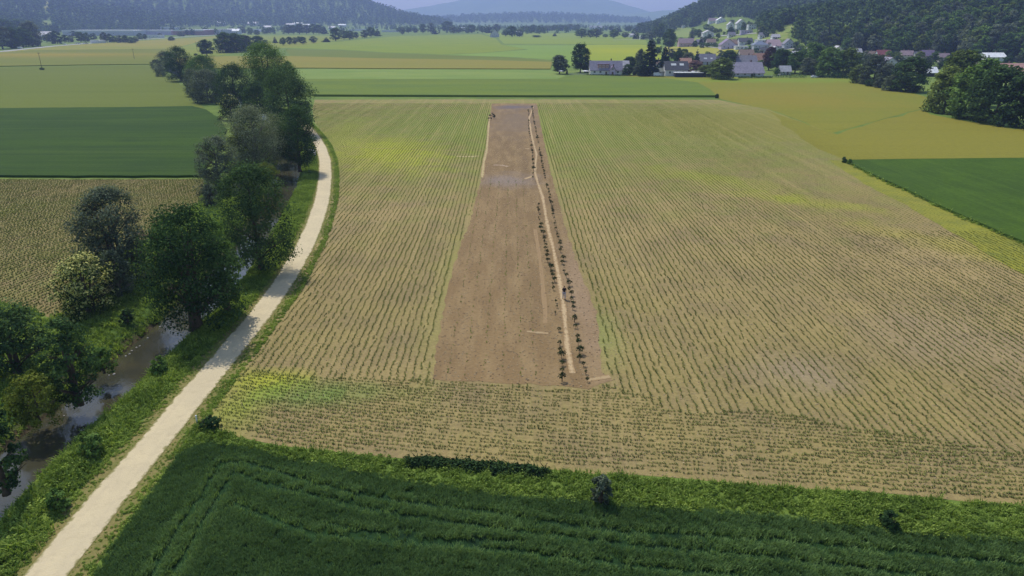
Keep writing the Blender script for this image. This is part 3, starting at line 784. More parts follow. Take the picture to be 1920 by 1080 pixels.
road([(-700, 130), (-300, 112), (0, 97), (100, 86.5), (190, 79.5), (300, 72), (420, 64.5), (520, 58)], 11)
road([(1304, 83), (1330, 88.5), (1360, 91), (1400, 92), (1440, 93), (1475, 92.5), (1520, 91)], 4, 0.3, True)
road([(1296, 71), (1340, 68), (1380, 66.5), (1410, 63), (1450, 60)], 5, 0.35, True)
road([(1150, 75), (1200, 73.5), (1240, 72)], 6, 0.2, True)

# ------------------------------------------------------------------ maize plants, row after row
def maize_cluster(seed, n=7, L=0.9, h=0.17):
    parts = []
    r = np.random.RandomState(seed)
    for k in range(n):
        if r.uniform() < 0.16: continue
        parts.append((blades(5, h * r.uniform(.7, 1.15), 0.055, 0.02, seed * 50 + k, lean=1.1, arch=True), (r.uniform(-.07, .07), -L / 2 + L * (k + .5) / n + r.uniform(-.05, .05), 0)))
    return merge(parts)
M['maize'] = leaf_mat('maize_leaf', (0.16, 0.185, 0.058), (0.28, 0.305, 0.105), 0.5, inst=True)
MZ = [maize_cluster(s_) for s_ in range(6)]
mz_pts = []; mz_rot = []
PATHR = np.array([tuple(p) for p in PRs])
def keep_maize(x, y):
    k = inside(x, y, MAIZE) & ~inside(x, y, STRIP)
    k &= dist_line(x, y, STRIP + STRIP[:1]) > 0.35
    k &= dist_line(x, y, MAIZE + MAIZE[:1]) > 0.5
    return k
headl = [at(*p)[:2] for p in [(380, 735), (470, 700), (560, 712), (700, 715), (812, 718), (1010, 728), (1140, 725), (1290, 782), (1450, 775), (1560, 800), (1750, 830), (1950, 860), (2500, 960)]]
hx = np.array([p[0] for p in headl]); hy = np.array([p[1] for p in headl])
# main rows, running away from the camera
gx = np.arange(-93, 230, 0.75); gy = np.arange(40, 298, 0.9)
X, Y = np.meshgrid(gx, gy); X = X + R.normal(0, .06, X.shape); Y = Y + R.uniform(-.1, .1, Y.shape)
X = X + 0.012 * np.maximum(Y - 60, 0) * sstep(X, 20, 120) * -0.0
x, y = X.ravel(), Y.ravel()
k = (y > np.interp(x, hx, hy)) & keep_maize(x, y) & (np.abs(x) < y * 0.80 + 34)
x, y = x[k], y[k]
# headland rows, running across
hdir = at(1500, 915)[0] - at(900, 868)[0], at(1500, 915)[1] - at(900, 868)[1]
ang = math.atan2(hdir[1], hdir[0])
u = np.arange(-60, 95, 0.9); v = np.arange(-25, 30, 0.5); U, Vv = np.meshgrid(u, v)
Vv = Vv + 0.004 * np.minimum(U + 12, 0) ** 2
hxp = U * math.cos(ang) - Vv * math.sin(ang) + 10; hyp = U * math.sin(ang) + Vv * math.cos(ang) + 48
hxp = hxp.ravel() + R.normal(0, .04, hxp.size); hyp = hyp.ravel() + R.normal(0, .05, hyp.size)
k = (hyp <= np.interp(hxp, hx, hy) + 0.6) & keep_maize(hxp, hyp)
hxp, hyp = hxp[k], hyp[k]
px_ = np.concatenate([x, hxp]); py_ = np.concatenate([y, hyp])
rot = np.concatenate([np.zeros(len(x)), np.full(len(hxp), ang - math.pi / 2)]) + R.choice([0, math.pi], len(px_)) + R.normal(0, .04, len(px_))
dens = wav(px_, py_, 9, 3) * 0.5 + wav(px_, py_, 31, 6) * 0.5
keep = (R.uniform(size=len(px_)) < 0.97 + 0.12 * dens) & (R.uniform(size=len(px_)) < 0.05 + dist_line(px_, py_, W([(1300, 182), (1440, 205), (1560, 250), (1740, 330), (1900, 410), (2100, 520)])) / 12 + 2 * (py_ < 110))
edge_d = dist_line(px_, py_, W([(1300, 182), (1440, 205), (1560, 250), (1740, 330), (1900, 410), (2100, 520)]))[keep]
rot, px_, py_, dens = rot[keep], px_[keep], py_[keep], dens[keep]
rowf = np.concatenate([wav(x * 1.7, x * 0.6, 1.9, 4) + 0.5 * wav(x, y * .03, .8, 2), wav(hyp * 1.9, hxp * .05, 1.6, 4)])[keep]
sc = np.where(py_ > 110, np.clip(0.35 + edge_d / 60, 0, 1), 1) * (0.9 + 0.22 * dens + 0.13 * rowf + R.normal(0, .08, len(px_)) - 0.15 * sstep(py_, 80, 160))
scatter('maize_plants', MZ, np.stack([px_, py_, np.full(len(px_), 0.012)], 1), R.randint(0, 6, len(px_)), rot, np.clip(sc, .35, 1.5),
        np.clip(0.45 + 0.35 * dens + R.normal(0, .15, len(px_)), 0, 1), M['maize'], 'rows of young maize plants either side of the bare soil strip', 'maize')
print('maize', len(px_))
# the field left of the river
u = np.arange(-80, 80, .9); v = np.arange(-110, 60, .75); U, Vv = np.meshgrid(u, v); a2 = rad(78)
x = (U * math.cos(a2) - Vv * math.sin(a2)).ravel() - 75; y = (U * math.sin(a2) + Vv * math.cos(a2)).ravel() + 110
k = inside(x, y, LEFTM) & (x > -0.80 * y - 20); x, y = x[k], y[k]
x = x + R.normal(0, .04, len(x)); d_ = wav(x, y, 8, 2)
scatter('maize_plants', MZ, np.stack([x, y, np.full(len(x), 0.014)], 1), R.randint(0, 4, len(x)), np.full(len(x), a2 - math.pi / 2) + R.choice([0, math.pi], len(x)),
        np.clip(1.2 + 0.25 * d_ + R.normal(0, .12, len(x)), .4, 1.7), np.clip(.3 + .3 * d_, 0, 1), M['maize'], 'rows of young maize plants left of the river', 'maize')
print('maize2', len(x))

# ------------------------------------------------------------------ grain, verge herbs, bank growth
def in_view(x, y, m=6):
    return (np.abs(x) < y * 0.80 + 30 + m) & (y > 20)
def rand_in(P, dens, lim=None):
    xs = [p[0] for p in P]; ys = [p[1] for p in P]
    x0, x1, y0, y1 = min(xs), max(xs), min(ys), max(ys)
    if lim: x0, x1, y0, y1 = max(x0, lim[0]), min(x1, lim[1]), max(y0, lim[2]), min(y1, lim[3])
    n = int((x1 - x0) * (y1 - y0) * dens); x = R.uniform(x0, x1, n); y = R.uniform(y0, y1, n)
    k = inside(x, y, P) & in_view(x, y); return x[k], y[k]
TRAMS = [[(270, 1110), (330, 1000), (380, 930), (415, 872)], [(310, 1110), (370, 1000), (410, 935), (440, 885)],
         [(415, 872), (450, 868), (480, 875), (540, 893), (592, 910), (695, 935), (805, 950), (955, 970), (1160, 1000), (1280, 1007), (1440, 1015), (1920, 1062)],
         [(440, 885), (480, 905), (605, 935), (730, 965), (955, 997), (1120, 1017), (1290, 1035), (1440, 1047), (1750, 1085)],
         [(440, 945), (480, 965), (580, 1000), (705, 1015), (955, 1035), (1150, 1060), (1400, 1085)],
         [(620, 985), (700, 1003), (800, 1015), (960, 1018)]]
TRW = [W(t) for t in TRAMS]
M['grain'] = leaf_mat('grain_blade', (0.098, 0.170, 0.054), (0.21, 0.32, 0.11), 0.4, inst=True)
GR = [blades(26, 0.36, 0.036, 0.25, 100 + s_, lean=0.4, bend=0.4) for s_ in range(4)]
x, y = rand_in(NEARCROP, 24, (-62, 92, 23, 62))
dl = np.min([dist_line(x, y, t) for t in TRW], 0)
k = (dl > 0.31) | (R.uniform(size=len(x)) < 0.05)
x, y, dl = x[k], y[k], dl[k]
cl = wav(x, y, 3.2, 4) + 0.6 * wav(x, y, 1.1, 1)
ed = np.clip((0.95 - dl) / 0.5, 0, 1) * (R.uniform(size=len(x)) < 0.6)
scatter('grain_plants', GR, np.stack([x, y, np.full(len(x), 0.02)], 1), R.randint(0, 4, len(x)), R.uniform(0, 6.28, len(x)), np.clip(0.85 + 0.14 * cl + 0.12 * ed + R.normal(0, .06, len(x)), .4, 1.3),
        np.clip(0.38 + 0.16 * cl + 0.45 * ed + R.normal(0, .12, len(x)), 0, 1), M['grain'], 'dense dark green grain crop with wheel tracks in the foreground', 'grain crop')
print('grain', len(x))

M['herb'] = leaf_mat('verge_herb', (0.12, 0.20, 0.028), (0.34, 0.44, 0.10), 0.45, inst=True)
HB = [blades(16, 0.42, 0.05, 0.2, 200 + s_, lean=.6) for s_ in range(3)] + [leafball(60, 0.28, 0.34, 0.13, 210 + s_) for s_ in range(3)]
def put(name, x, y, z, h, tint, label, cat, mat=None, protos=None, mix=(0.6, 0.4)):
    n = len(x)
    pr_ = protos or HB
    half = len(pr_) // 2
    pk = np.where(R.uniform(size=n) < mix[0], R.randint(0, half, n), R.randint(half, len(pr_), n))
    return scatter(name, pr_, np.stack([x, y, z], 1), pk, R.uniform(0, 6.28, n), h, np.clip(tint, 0, 1), mat or M['herb'], label, cat)
# verge strip between the near grain and the maize
VERGE = W([(335, 852), (352, 822), (372, 790), (395, 802), (440, 817), (520, 840), (650, 852), (800, 862), (950, 874), (1100, 888), (1300, 902), (1500, 917), (1700, 932), (1920, 948), (2300, 975), (2900, 1016),
           (2900, 1096), (2300, 1050), (1920, 1020), (1700, 1003), (1550, 986), (1400, 969), (1250, 957), (1110, 949), (1000, 939), (900, 929), (800, 913), (700, 895), (560, 868), (480, 849), (390, 831)])
x, y = rand_in(VERGE, 16)
t = wav(x, y, 2.5, 3)
put('verge_grass', x, y, np.zeros(len(x)), np.clip(0.9 + 0.35 * t + R.normal(0, .15, len(x)), .35, 1.9), 0.40 + 0.3 * wav(x, y, 1.7, 9) + R.normal(0, .1, len(x)),
    'rough green grass and weeds between the grain and the maize', 'grass')
# verges of the path
def along(L, nn, a, b, dens, ymax=330):
    i = R.randint(0, len(L) - 1, int(len(L) * dens)); f = R.uniform(size=len(i))[:, None]; P = L[i] * (1 - f) + L[i + 1] * f
    o = R.uniform(a, b, len(i))[:, None]; P = P + nn[i] * o; k = in_view(P[:, 0], P[:, 1]) & (P[:, 1] < ymax)
    return P[k, 0], P[k, 1], o[k, 0]
Lp = resample(PC, 1.0); tt = np.gradient(Lp, axis=0); tt /= np.linalg.norm(tt, axis=1, keepdims=True); np2 = np.stack([tt[:, 1], -tt[:, 0]], 1)
x, y, o_ = along(Lp, np2, 1.38, 3.0, 26)
k = ~inside(x, y, NEARCROP) & (dist_line(x, y, MAIZE + MAIZE[:1]) > 0.0)
x, y, o_ = x[k], y[k], o_[k]
put('verge_grass', x, y, np.zeros(len(x)), np.clip(0.2 + (o_ - 1.5) * 0.42 + R.normal(0, .08, len(x)), .1, 1.1), 0.6 + 0.35 * wav(x, y, 1.8, 2), 'short grass along the right edge of the gravel path', 'grass', mix=(.85, .15))
x, y, o_ = along(Lp, np2, -2.9, -1.38, 26)
put('verge_grass', x, y, np.zeros(len(x)), np.clip(0.2 + (-o_ - 1.5) * 0.42 + R.normal(0, .08, len(x)), .1, 1.1), 0.62 + 0.3 * wav(x, y, 1.8, 7), 'short grass along the left edge of the gravel path', 'grass', mix=(.85, .15))
# banks
pz = np.array(prof)
x, y, o_ = along(RC, nrm, 3.2, 7.5, 95)
dp = dist_line(x, y, PC)
k = dp > 1.7; x, y, o_ = x[k], y[k], o_[k]; dp = dp[k]
put('bank_growth', x, y, np.interp(o_, pz[:, 0], pz[:, 1]) - 0.05, np.clip(0.65 + 0.35 * wav(x, y, 2.2, 5) + 0.35 * np.clip(dp - 2, 0, 2) + R.normal(0, .2, len(x)), .3, 2.2), 0.5 + 0.35 * wav(x, y, 1.9, 8) + R.normal(0, .1, len(x)),
    'tall weeds and nettles on the river bank beside the path', 'weeds', mix=(.45, .55))
x, y, o_ = along(RC, nrm, -10.5, -2.9, 120)
put('bank_growth', x, y, np.interp(o_, pz[:, 0], pz[:, 1]) - 0.05, np.clip(0.95 + 0.4 * wav(x, y, 2.4, 4) + R.normal(0, .25, len(x)), .4, 2.4), 0.5 + 0.4 * wav(x, y, 2.2, 1) + R.normal(0, .1, len(x)),
    'tall green weeds on the far bank of the river', 'weeds', mix=(.45, .55))
WEED = W([(-500, 1000), (-100, 860), (0, 800), (60, 760), (130, 720), (200, 670), (250, 630), (300, 590), (330, 540), (400, 480), (440, 420), (460, 360), (440, 330), (400, 340), (384, 345), (376, 375), (350, 395), (320, 410), (290, 440), (230, 470), (180, 480), (140, 500), (124, 545), (126, 588), (95, 598), (60, 580), (0, 566), (-200, 560), (-700, 560)])
x, y = rand_in(WEED, 3.6, (-75, 0, 24, 150))
k = dist_line(x, y, RC) > 6; x, y = x[k], y[k]
put('weeds', x, y, np.zeros(len(x)), np.clip(1.15 + 0.5 * wav(x, y, 3, 2) + R.normal(0, .25, len(x)), .5, 2.6), 0.6 + 0.35 * wav(x, y, 3.3, 6) + R.normal(0, .1, len(x)), 'bright green weeds between the river trees and the left maize field', 'weeds', mix=(.4, .6))
# yellow-green tufts where the maize meets the path verge, and along the clover edge
L2 = resample(W([(1583, 302), (1640, 332), (1690, 355), (1760, 388), (1830, 420), (1920, 458), (1990, 492), (2100, 535)]), .5)
x = L2[:, 0] + R.normal(0, .35, len(L2)); y = L2[:, 1] + R.normal(0, .35, len(L2))
put('verge_grass', x, y, np.zeros(len(x)), R.uniform(.8, 1.9, len(x)), R.uniform(.2, 1, len(x)), 'rough grass along the edge of the clover field', 'grass')
# clods and straw on the bare strip
r_ = np.random.RandomState(3)
def clod(seed, s=0.07):
    r = np.random.RandomState(seed); V = np.array([(1, 0, 0), (0, 1, 0), (-1, 0, 0), (0, -1, 0), (0, 0, .8), (0, 0, -.3)], float) * s * r.uniform(.7, 1.3, (6, 3))
    F = np.array([(0, 1, 4), (1, 2, 4), (2, 3, 4), (3, 0, 4), (1, 0, 5), (2, 1, 5), (3, 2, 5), (0, 3, 5)])
    return V, [F], r.uniform(0, 1, 6)
nc = NT('clod_soil'); ia = nc.n('ShaderNodeAttribute', attribute_name='itint'); ia.attribute_type = 'INSTANCER'
nc.surf(nc.mix(ia.outputs['Fac'], lin(120, 98, 76), lin(200, 180, 142)), 0.95)
x, y = rand_in(STRIP, 5.0); k = (y < 210); x, y = x[k], y[k]
scatter('soil_clods', [clod(1), clod(2), clod(3)], np.stack([x, y, np.full(len(x), .03)], 1), R.randint(0, 3, len(x)), R.uniform(0, 6, len(x)), R.uniform(.4, 1.5, len(x)) ** 1.5, R.beta(1.2, 1.6, len(x)), nc.m, 'loose clods and straw bits on the bare soil strip', 'soil clods')
x, y = rand_in(MAIZE, 1.6, (-40, 60, 40, 110)); k = ~inside(x, y, STRIP); x, y = x[k], y[k]
scatter('soil_clods', [clod(4), clod(5)], np.stack([x, y, np.full(len(x), .012)], 1), R.randint(0, 2, len(x)), R.uniform(0, 6, len(x)), R.uniform(.4, 1.3, len(x)), R.beta(1.6, 1.2, len(x)), nc.m, 'clods and straw between the maize rows', 'soil clods')
# faint seedlings in rows on the strip
sx_ = []; 
for qx in (850, 880, 912, 945, 975, 1000):
    for yy in np.arange(60, 150, 0.7):
        if rnd.random() < 0.55: sx_.append((at(qx, 640)[0] + rnd.uniform(-.12, .12), yy + rnd.uniform(-.2, .2)))
sx_ = np.array(sx_)
scatter('seedlings', [blades(6, .16, .04, .05, 77, lean=.9, arch=True), blades(5, .14, .04, .04, 78, lean=.9, arch=True)], np.stack([sx_[:, 0], sx_[:, 1], np.full(len(sx_), .03)], 1), R.randint(0, 2, len(sx_)), R.uniform(0, 6, len(sx_)), R.uniform(.6, 1.4, len(sx_)), R.uniform(0, .4, len(sx_)), M['herb'], 'tiny seedlings in faint rows on the bare soil strip', 'seedlings')
# dark sedge clump in the verge
sg = resample(W([(770, 868), (830, 872), (900, 878), (960, 884), (1020, 890)]), .12)
sg = np.repeat(sg, 3, axis=0) + R.normal(0, .28, (len(sg) * 3, 2)) * np.array([1, .8])
M['sedge'] = leaf_mat('sedge', (0.014, 0.030, 0.012), (0.045, 0.080, 0.028), 0.15, inst=True)
put('sedge_band', sg[:, 0], sg[:, 1], np.zeros(len(sg)), R.uniform(1.2, 1.9, len(sg)), R.uniform(.1, .6, len(sg)), 'long dark band of tall sedge in the verge below the maize', 'sedge', M['sedge'], mix=(.95, .05))

# ------------------------------------------------------------------ trees along the river and round the village
def height_px(p, py):
    b = (540 - py) / FPX
    return CAM_H + p[1] * (-SP + b * CP) / (CP + b * SP) - p[2]
LIB = {}
def lib(kind, shape, var, lod):
    key = (kind, shape, var, lod)
    if key not in LIB:
        H, Wd = (10.0, 7.0) if shape != 'spruce' else (10.0, 4.6)
        nl, lf = {1: (5600, 0.46), 2: (1900, 0.7)}[lod]
        nc = {1: 150, 2: 80}[lod] if shape != 'spruce' else {1: 260, 2: 120}[lod]
        if shape == 'spruce': nl = int(nl * 1.25); lf *= 0.8
        cb = {'bush': 0.0, 'spruce': 0.06, 'fan': 0.2, 'egg': 0.12, 'round': 0.14}[shape]
        c = crown_mesh('crown', H, Wd, shape, nc, nl, lf, hash((shape, var)) % 997 if False else (len(shape) * 31 + var * 7 + lod), cb)
        c.materials.append(M['leaf_' + kind])
        t = trunk_mesh('trunk', H, Wd, var + 3, cb, 1, 0.22, spruce=shape == 'spruce'); t.materials.append(M['bark'])
        LIB[key] = (c, t, H, Wd)
    return LIB[key]
NAMES = {'spruce': 'spruce_tree', 'bush': 'bush'}
tree_no = 0
def tree_world(label, p, H, Wd, kind, shape, group=None, lod=2, uniq=False, cat=None, stems=1, cb=None, bloom=0, seed=None, name=None):
    global tree_no
    tree_no += 1
    nm = name or NAMES.get(shape, 'broadleaf_tree')
    root = empty(nm, p, 0.0)
    tag(root, label, cat or ('bush' if shape == 'bush' else 'tree'), group)
    if uniq:
        cbv = cb if cb is not None else {'bush': 0.0, 'spruce': 0.06, 'fan': 0.2, 'egg': 0.12, 'round': 0.16}[shape]
        lf = (0.26 if H > 6 else 0.2) * (1.5 if p[1] > 170 else 1)
        nl = int(min(24000, max(1200, 2.9 * math.pi * Wd * (H * (1 - cbv) + Wd) / 2 / (lf * lf) * 1.1)))
        sd_ = seed or tree_no
        c = crown_mesh('crown', H, Wd, shape, int(50 + Wd * H * 1.3), nl, lf, sd_, cbv, bloom); c.materials.append(M['leaf_' + kind])
        link('crown', c, None, root)
        t = trunk_mesh('trunk', H, Wd, sd_, cbv, stems); t.materials.append(M['bark_pale'] if kind in ('willow',) else M['bark'])
        link('trunk', t, None, root)
        root.rotation_euler = (0, 0, 0)
    else:
        c, t, h0, w0 = lib(kind, shape, (tree_no * 7) % 3, lod)
        link('crown', c, None, root); link('trunk', t, None, root)
        s_ = Wd * 1.12 / w0
        root.scale = (s_, s_ * rnd.uniform(.9, 1.1), H / h0)
        root.rotation_euler = (0, 0, rnd.uniform(0, 6.28))
    return root
def tree(label, px, py, top, wpx, kind, shape='round', group=None, uniq=False, terr=False, **kw):
    p = att(px, py) if terr else at(px, py)
    sc_ = pxm(p[1], p[2])
    H = max(1.0, height_px(p, top)); Wd = wpx / sc_
    return tree_world(label, p, H, Wd, kind, shape, group, uniq=uniq, **kw)
GR_R = 'trees along the river'
near = [
 ('tall dark alder with a bare trunk at the water, its shadow reaching the gravel path', 491, 508, 303, 134, 'alder', 'bush', dict(cb=.07)),
 ('broad dark multi-stemmed alder leaning over the blue river reflection', 374, 616, 380, 172, 'alder', 'bush', dict(cb=.05, stems=4)),
 ('smaller green alder between the two big riverside alders', 428, 585, 408, 74, 'green', 'egg', dict(cb=.05, stems=2)),
 ('large rounded grey-green willow at the edge of the left maize field', 228, 530, 348, 140, 'grey', 'bush', dict(stems=4)),
 ('elder bush covered in pale yellow blossom beside the left maize field', 170, 588, 478, 112, 'elder', 'bush', dict(stems=4, bloom=.6)),
 ('grey sprawling shrub between the blossoming elder and the big willow', 224, 560, 470, 62, 'willow', 'bush', dict(stems=3)),
 ('dark dense tree at the left picture edge beside the maize field', 34, 702, 568, 124, 'alder', 'bush', dict(stems=3)),
 ('dark riverside tree casting its shadow on the brown water', 148, 758, 596, 100, 'alder', 'egg', dict(stems=3, cb=.02)),
 ('bright green leafy bush on the left bank above the brown water', 72, 790, 702, 96, 'yellow', 'bush', dict(stems=2)),
 ('dark tree with a narrow crown in the lower left picture corner', 14, 925, 738, 96, 'alder', 'egg', dict(stems=2, cb=.02)),
 ('small round dark bush at the corner of the left maize field', 398, 386, 345, 44, 'grey', 'bush', dict(stems=2)),
 ('rounded willow with a silvery top beside the dark green crop', 413, 358, 256, 82, 'grey', 'bush', dict(stems=3)),
 ('yellow-green young tree in front of the silvery willows', 458, 322, 236, 58, 'yellow', 'bush', dict()),
 ('wide silver willow on the bend of the river', 485, 322, 200, 128, 'willow', 'round', dict(cb=.05, stems=3)),
 ('dark tall ash whose foot the gravel path passes', 563, 322, 196, 80, 'alder', 'egg', dict(cb=.1)),
 ('large dark ash crown right above the path where it disappears', 548, 252, 122, 104, 'alder', 'bush', dict(cb=.06)),
 ('tall poplar with a fan-shaped crown rising above the other river trees', 507, 205, 78, 76, 'green', 'fan', dict(cb=.12, stems=4)),
 ('slender leaning poplar beside the fan-shaped one', 546, 190, 114, 28, 'green', 'egg', dict()),
 ('whitish flowering shrub at the far corner of the dark green crop', 434, 225, 178, 38, 'elder', 'bush', dict(stems=2, bloom=.22)),
 ('dark green tree behind the whitish shrub', 484, 222, 152, 44, 'alder', 'egg', dict()),
 ('broad dark tree standing behind the flowering shrub', 444, 200, 118, 60, 'alder', 'bush', dict(stems=2)),
 ('dark blue-green round tree with a shaded foot at the light meadow', 393, 192, 130, 62, 'grey', 'bush', dict(stems=2)),
 ('grey-green shrub crown left of the dark blue-green tree', 366, 180, 128, 36, 'willow', 'bush', dict(stems=2)),
 ('large green crown in the upper part of the river trees', 384, 160, 104, 62, 'green', 'bush', dict(stems=2)),
 ('tall rounded tree near the far end of the river trees', 341, 152, 86, 42, 'alder', 'bush', dict(stems=2)),
 ('round tree before the last one of the river trees', 314, 134, 96, 30, 'grey', 'bush', dict()),
 ('small last bush at the far end of the river trees', 293, 131, 112, 16, 'grey', 'bush', dict()),
 ('pale grey bush at the water at the far end of the river trees', 302, 143, 120, 20, 'willow', 'bush', dict()),
 ('low green bush on the bank left of the brown water', 196, 700, 652, 52, 'green', 'bush', dict()),
 ('leafy bush at the foot of the wide silver willow', 470, 372, 320, 60, 'grey', 'bush', dict(stems=2)),
 ('bushy shrub behind the broad dark alder', 330, 500, 400, 80, 'green', 'bush', dict(stems=2)),
 ('dark bush under the large ash crown', 520, 300, 215, 60, 'alder', 'bush', dict(stems=2)),
 ('dark bush filling the gap left of the large ash crown', 470, 250, 190, 56, 'alder', 'bush', dict(stems=2)),
 ('dark green bush on the path-side bank by the brown water', 172, 852, 812, 56, 'green', 'bush', dict()),
 ('low bush on the path-side bank near the lower left corner', 112, 955, 918, 44, 'green', 'bush', dict()),
 ('weedy bush on the path-side bank below the blue reflection', 300, 700, 668, 34, 'green', 'bush', dict()),
 ('dark low shrub in the bright weeds left of the river', 240, 604, 580, 30, 'alder', 'bush', dict()),
 ('green bush in the gap behind the tall dark alder', 505, 350, 305, 40, 'yellow', 'bush', dict()),
 ('dark low bush at the corner of the grain field beside the path', 396, 802, 782, 44, 'alder', 'bush', dict()),
 ('dark pointed shrub standing alone in the grass verge', 1127, 946, 893, 42, 'grey', 'bush', dict(stems=3)),
 ('small dark bush on the right of the grass verge', 1665, 990, 960, 34, 'alder', 'bush', dict()),
 ('small dark bush at the pointed corner of the clover field', 1582, 305, 294, 9, 'alder', 'bush', dict()),
 ('pale shrub beside the dark bush at the clover corner', 1593, 308, 298, 9, 'green', 'bush', dict()),
 ('little round bush where the dark crop edge ends in the hay', 1344, 184, 176, 8, 'alder', 'bush', dict()),
]
for lb, px, py, top, wp, kd, sh, kw in near: tree(lb, px, py, top, wp * (1.2 if py < 240 and 280 < px < 560 else 1), kd, sh, GR_R if px < 600 and py < 760 else None, uniq=True, **kw)

mid = [  # round the village, left of it and along the right edge
 ('broad tree at the left end of the tree mass on the right picture edge', 1768, 212, 124, 66, 'olive', 'bush', 1), ('dark dense tree in front of the tree mass on the right picture edge', 1812, 222, 124, 70, 'green', 'bush', 1),
 ('very broad dark tree in the middle of the mass on the right picture edge', 1862, 232, 122, 82, 'alder', 'bush', 1), ('dark tree cut by the right picture edge', 1916, 238, 126, 76, 'alder', 'bush', 1),
 ('tall olive-topped tree behind the right tree mass', 1795, 190, 94, 70, 'olive', 'round', 1), ('deep green tree right beside the olive-topped one', 1838, 200, 110, 60, 'green', 'round', 1),
 ('tree just outside the right picture edge', 1975, 246, 130, 90, 'alder', 'bush', 1),
 ('big blackish tree right of the grey house with the arched gable', 1702, 172, 106, 66, 'alder', 'bush', 1), ('upright rounded dark tree left of the grey house', 1636, 158, 102, 40, 'grey', 'bush', 1),
 ('grey bushy tree in front of the grey house', 1660, 160, 118, 36, 'grey', 'bush', 1), ('silvery shrub at the hay meadow below the grey house', 1668, 170, 141, 28, 'willow', 'bush', 1),
 ('dark pointed shrub at the hay meadow left of the silvery one', 1646, 165, 144, 18, 'grey', 'bush', 1), ('yellow-green round tree at the field corner left of the dark rounded tree', 1606, 156, 122, 28, 'olive', 'bush', 1),
 ('low bush at the meadow edge under the yellow-green tree', 1618, 158, 148, 14, 'willow', 'bush', 1), ('teal bush between the field corner and the silvery shrub', 1632, 162, 149, 20, 'alder', 'bush', 1),
 ('wide dark tree with a bright top in the village front row', 1552, 143, 88, 50, 'green', 'bush', 1), ('twin of the bright-topped dark tree, standing on its right', 1586, 143, 90, 44, 'olive', 'bush', 1),
 ('light green tree behind the village front row', 1523, 130, 80, 44, 'green', 'round', 1), ('bright green tree left of the pale-roofed bungalow', 1490, 138, 97, 34, 'green', 'round', 1),
 ('small grey-green tree between the bright green tree and the wide dark one', 1514, 140, 108, 30, 'grey', 'bush', 1),
 ('dark bluish tree right of the brown-roofed houses', 1464, 136, 92, 36, 'alder', 'round', 1), ('purple-leaved tree right of the brown-roofed houses', 1441, 132, 88, 26, 'copper', 'round', 1),
 ('big round tree in front of the grey barn roof', 1352, 148, 108, 48, 'olive', 'bush', 1), ('yellow-green shrub left of the big round tree', 1322, 144, 122, 30, 'olive', 'bush', 1),
 ('round pinkish flowering tree behind the dark long shed', 1302, 140, 113, 34, 'pink', 'bush', 1), ('dark leafy tree above the big round tree', 1366, 126, 94, 28, 'alder', 'round', 1),
 ('tall slender spruce rising over the field edge, right of the white farmhouse', 1217, 142, 71, 34, 'spruce', 'spruce', 1), ('second tall spruce, right of the tallest one', 1245, 133, 82, 24, 'spruce', 'spruce', 1),
 ('small spruce between the first village roofs', 1306, 122, 91, 13, 'spruce', 'spruce', 1), ('dark spruce beside the tall spruces, lower half broad', 1206, 143, 118, 24, 'spruce', 'spruce', 1),
 ('big isolated dark pine left of the white farmhouse', 1088, 136, 81, 34, 'alder', 'egg', 1), ('grey-green bush with two tips at the left end of the village', 1049, 139, 103, 30, 'grey', 'egg', 1),
 ('pale airy tree leaning on the tall spruce', 1200, 138, 92, 20, 'willow', 'egg', 1), ('bush in front of the right gable of the white farmhouse', 1176, 141, 120, 20, 'alder', 'bush', 1),
 ('tree behind the right end of the white farmhouse', 1180, 134, 106, 28, 'alder', 'round', 1), ('leafy bush right of the white farmhouse', 1192, 141, 124, 18, 'grey', 'bush', 1),
 ('green shrub at the foot of the second tall spruce', 1246, 126, 104, 22, 'green', 'bush', 1), ('dark shrub row left of the small spruce', 1270, 120, 95, 18, 'alder', 'egg', 1),
 ('green shrub left of the small spruce', 1290, 121, 98, 24, 'grey', 'bush', 1), ('small dark conifer left of the white farmhouse', 1063, 139, 128, 4, 'spruce', 'spruce', 1),
 ('dark shrub under the big isolated pine', 1102, 136, 118, 14, 'alder', 'bush', 1), ('tall round tree above the pink-walled house', 1254, 92, 54, 28, 'alder', 'egg', 1),
 ('small bush right of the pink-walled house', 1303, 88, 76, 9, 'alder', 'bush', 1), ('spindly conifer above the village meadow', 1314, 84, 66, 9, 'spruce', 'spruce', 1),
 ('isolated round tree in the far meadow left of the valley hedge', 388, 105, 74, 26, 'alder', 'egg', 1), ('wide dark tree group member left in the far valley meadow', 424, 99, 60, 36, 'alder', 'bush', 1),
 ('dark tree in the middle of the far meadow clump', 444, 98, 62, 34, 'alder', 'bush', 1), ('right-hand tree of the far meadow clump', 462, 96, 66, 26, 'grey', 'bush', 1),
 ('lower tree behind the fan-shaped poplar', 484, 92, 67, 30, 'alder', 'bush', 1), ('small dark shrub on the far left meadow edge', 322, 76, 68, 12, 'alder', 'bush', 2),
 ('tiny dark bush at the foot of the third pole', 367, 104, 100, 7, 'alder', 'bush', 2),
]
for lb, px, py, top, wp, kd, sh, ld in mid: tree(lb, px, py, top, wp, kd, sh, None, lod=ld, terr=True)

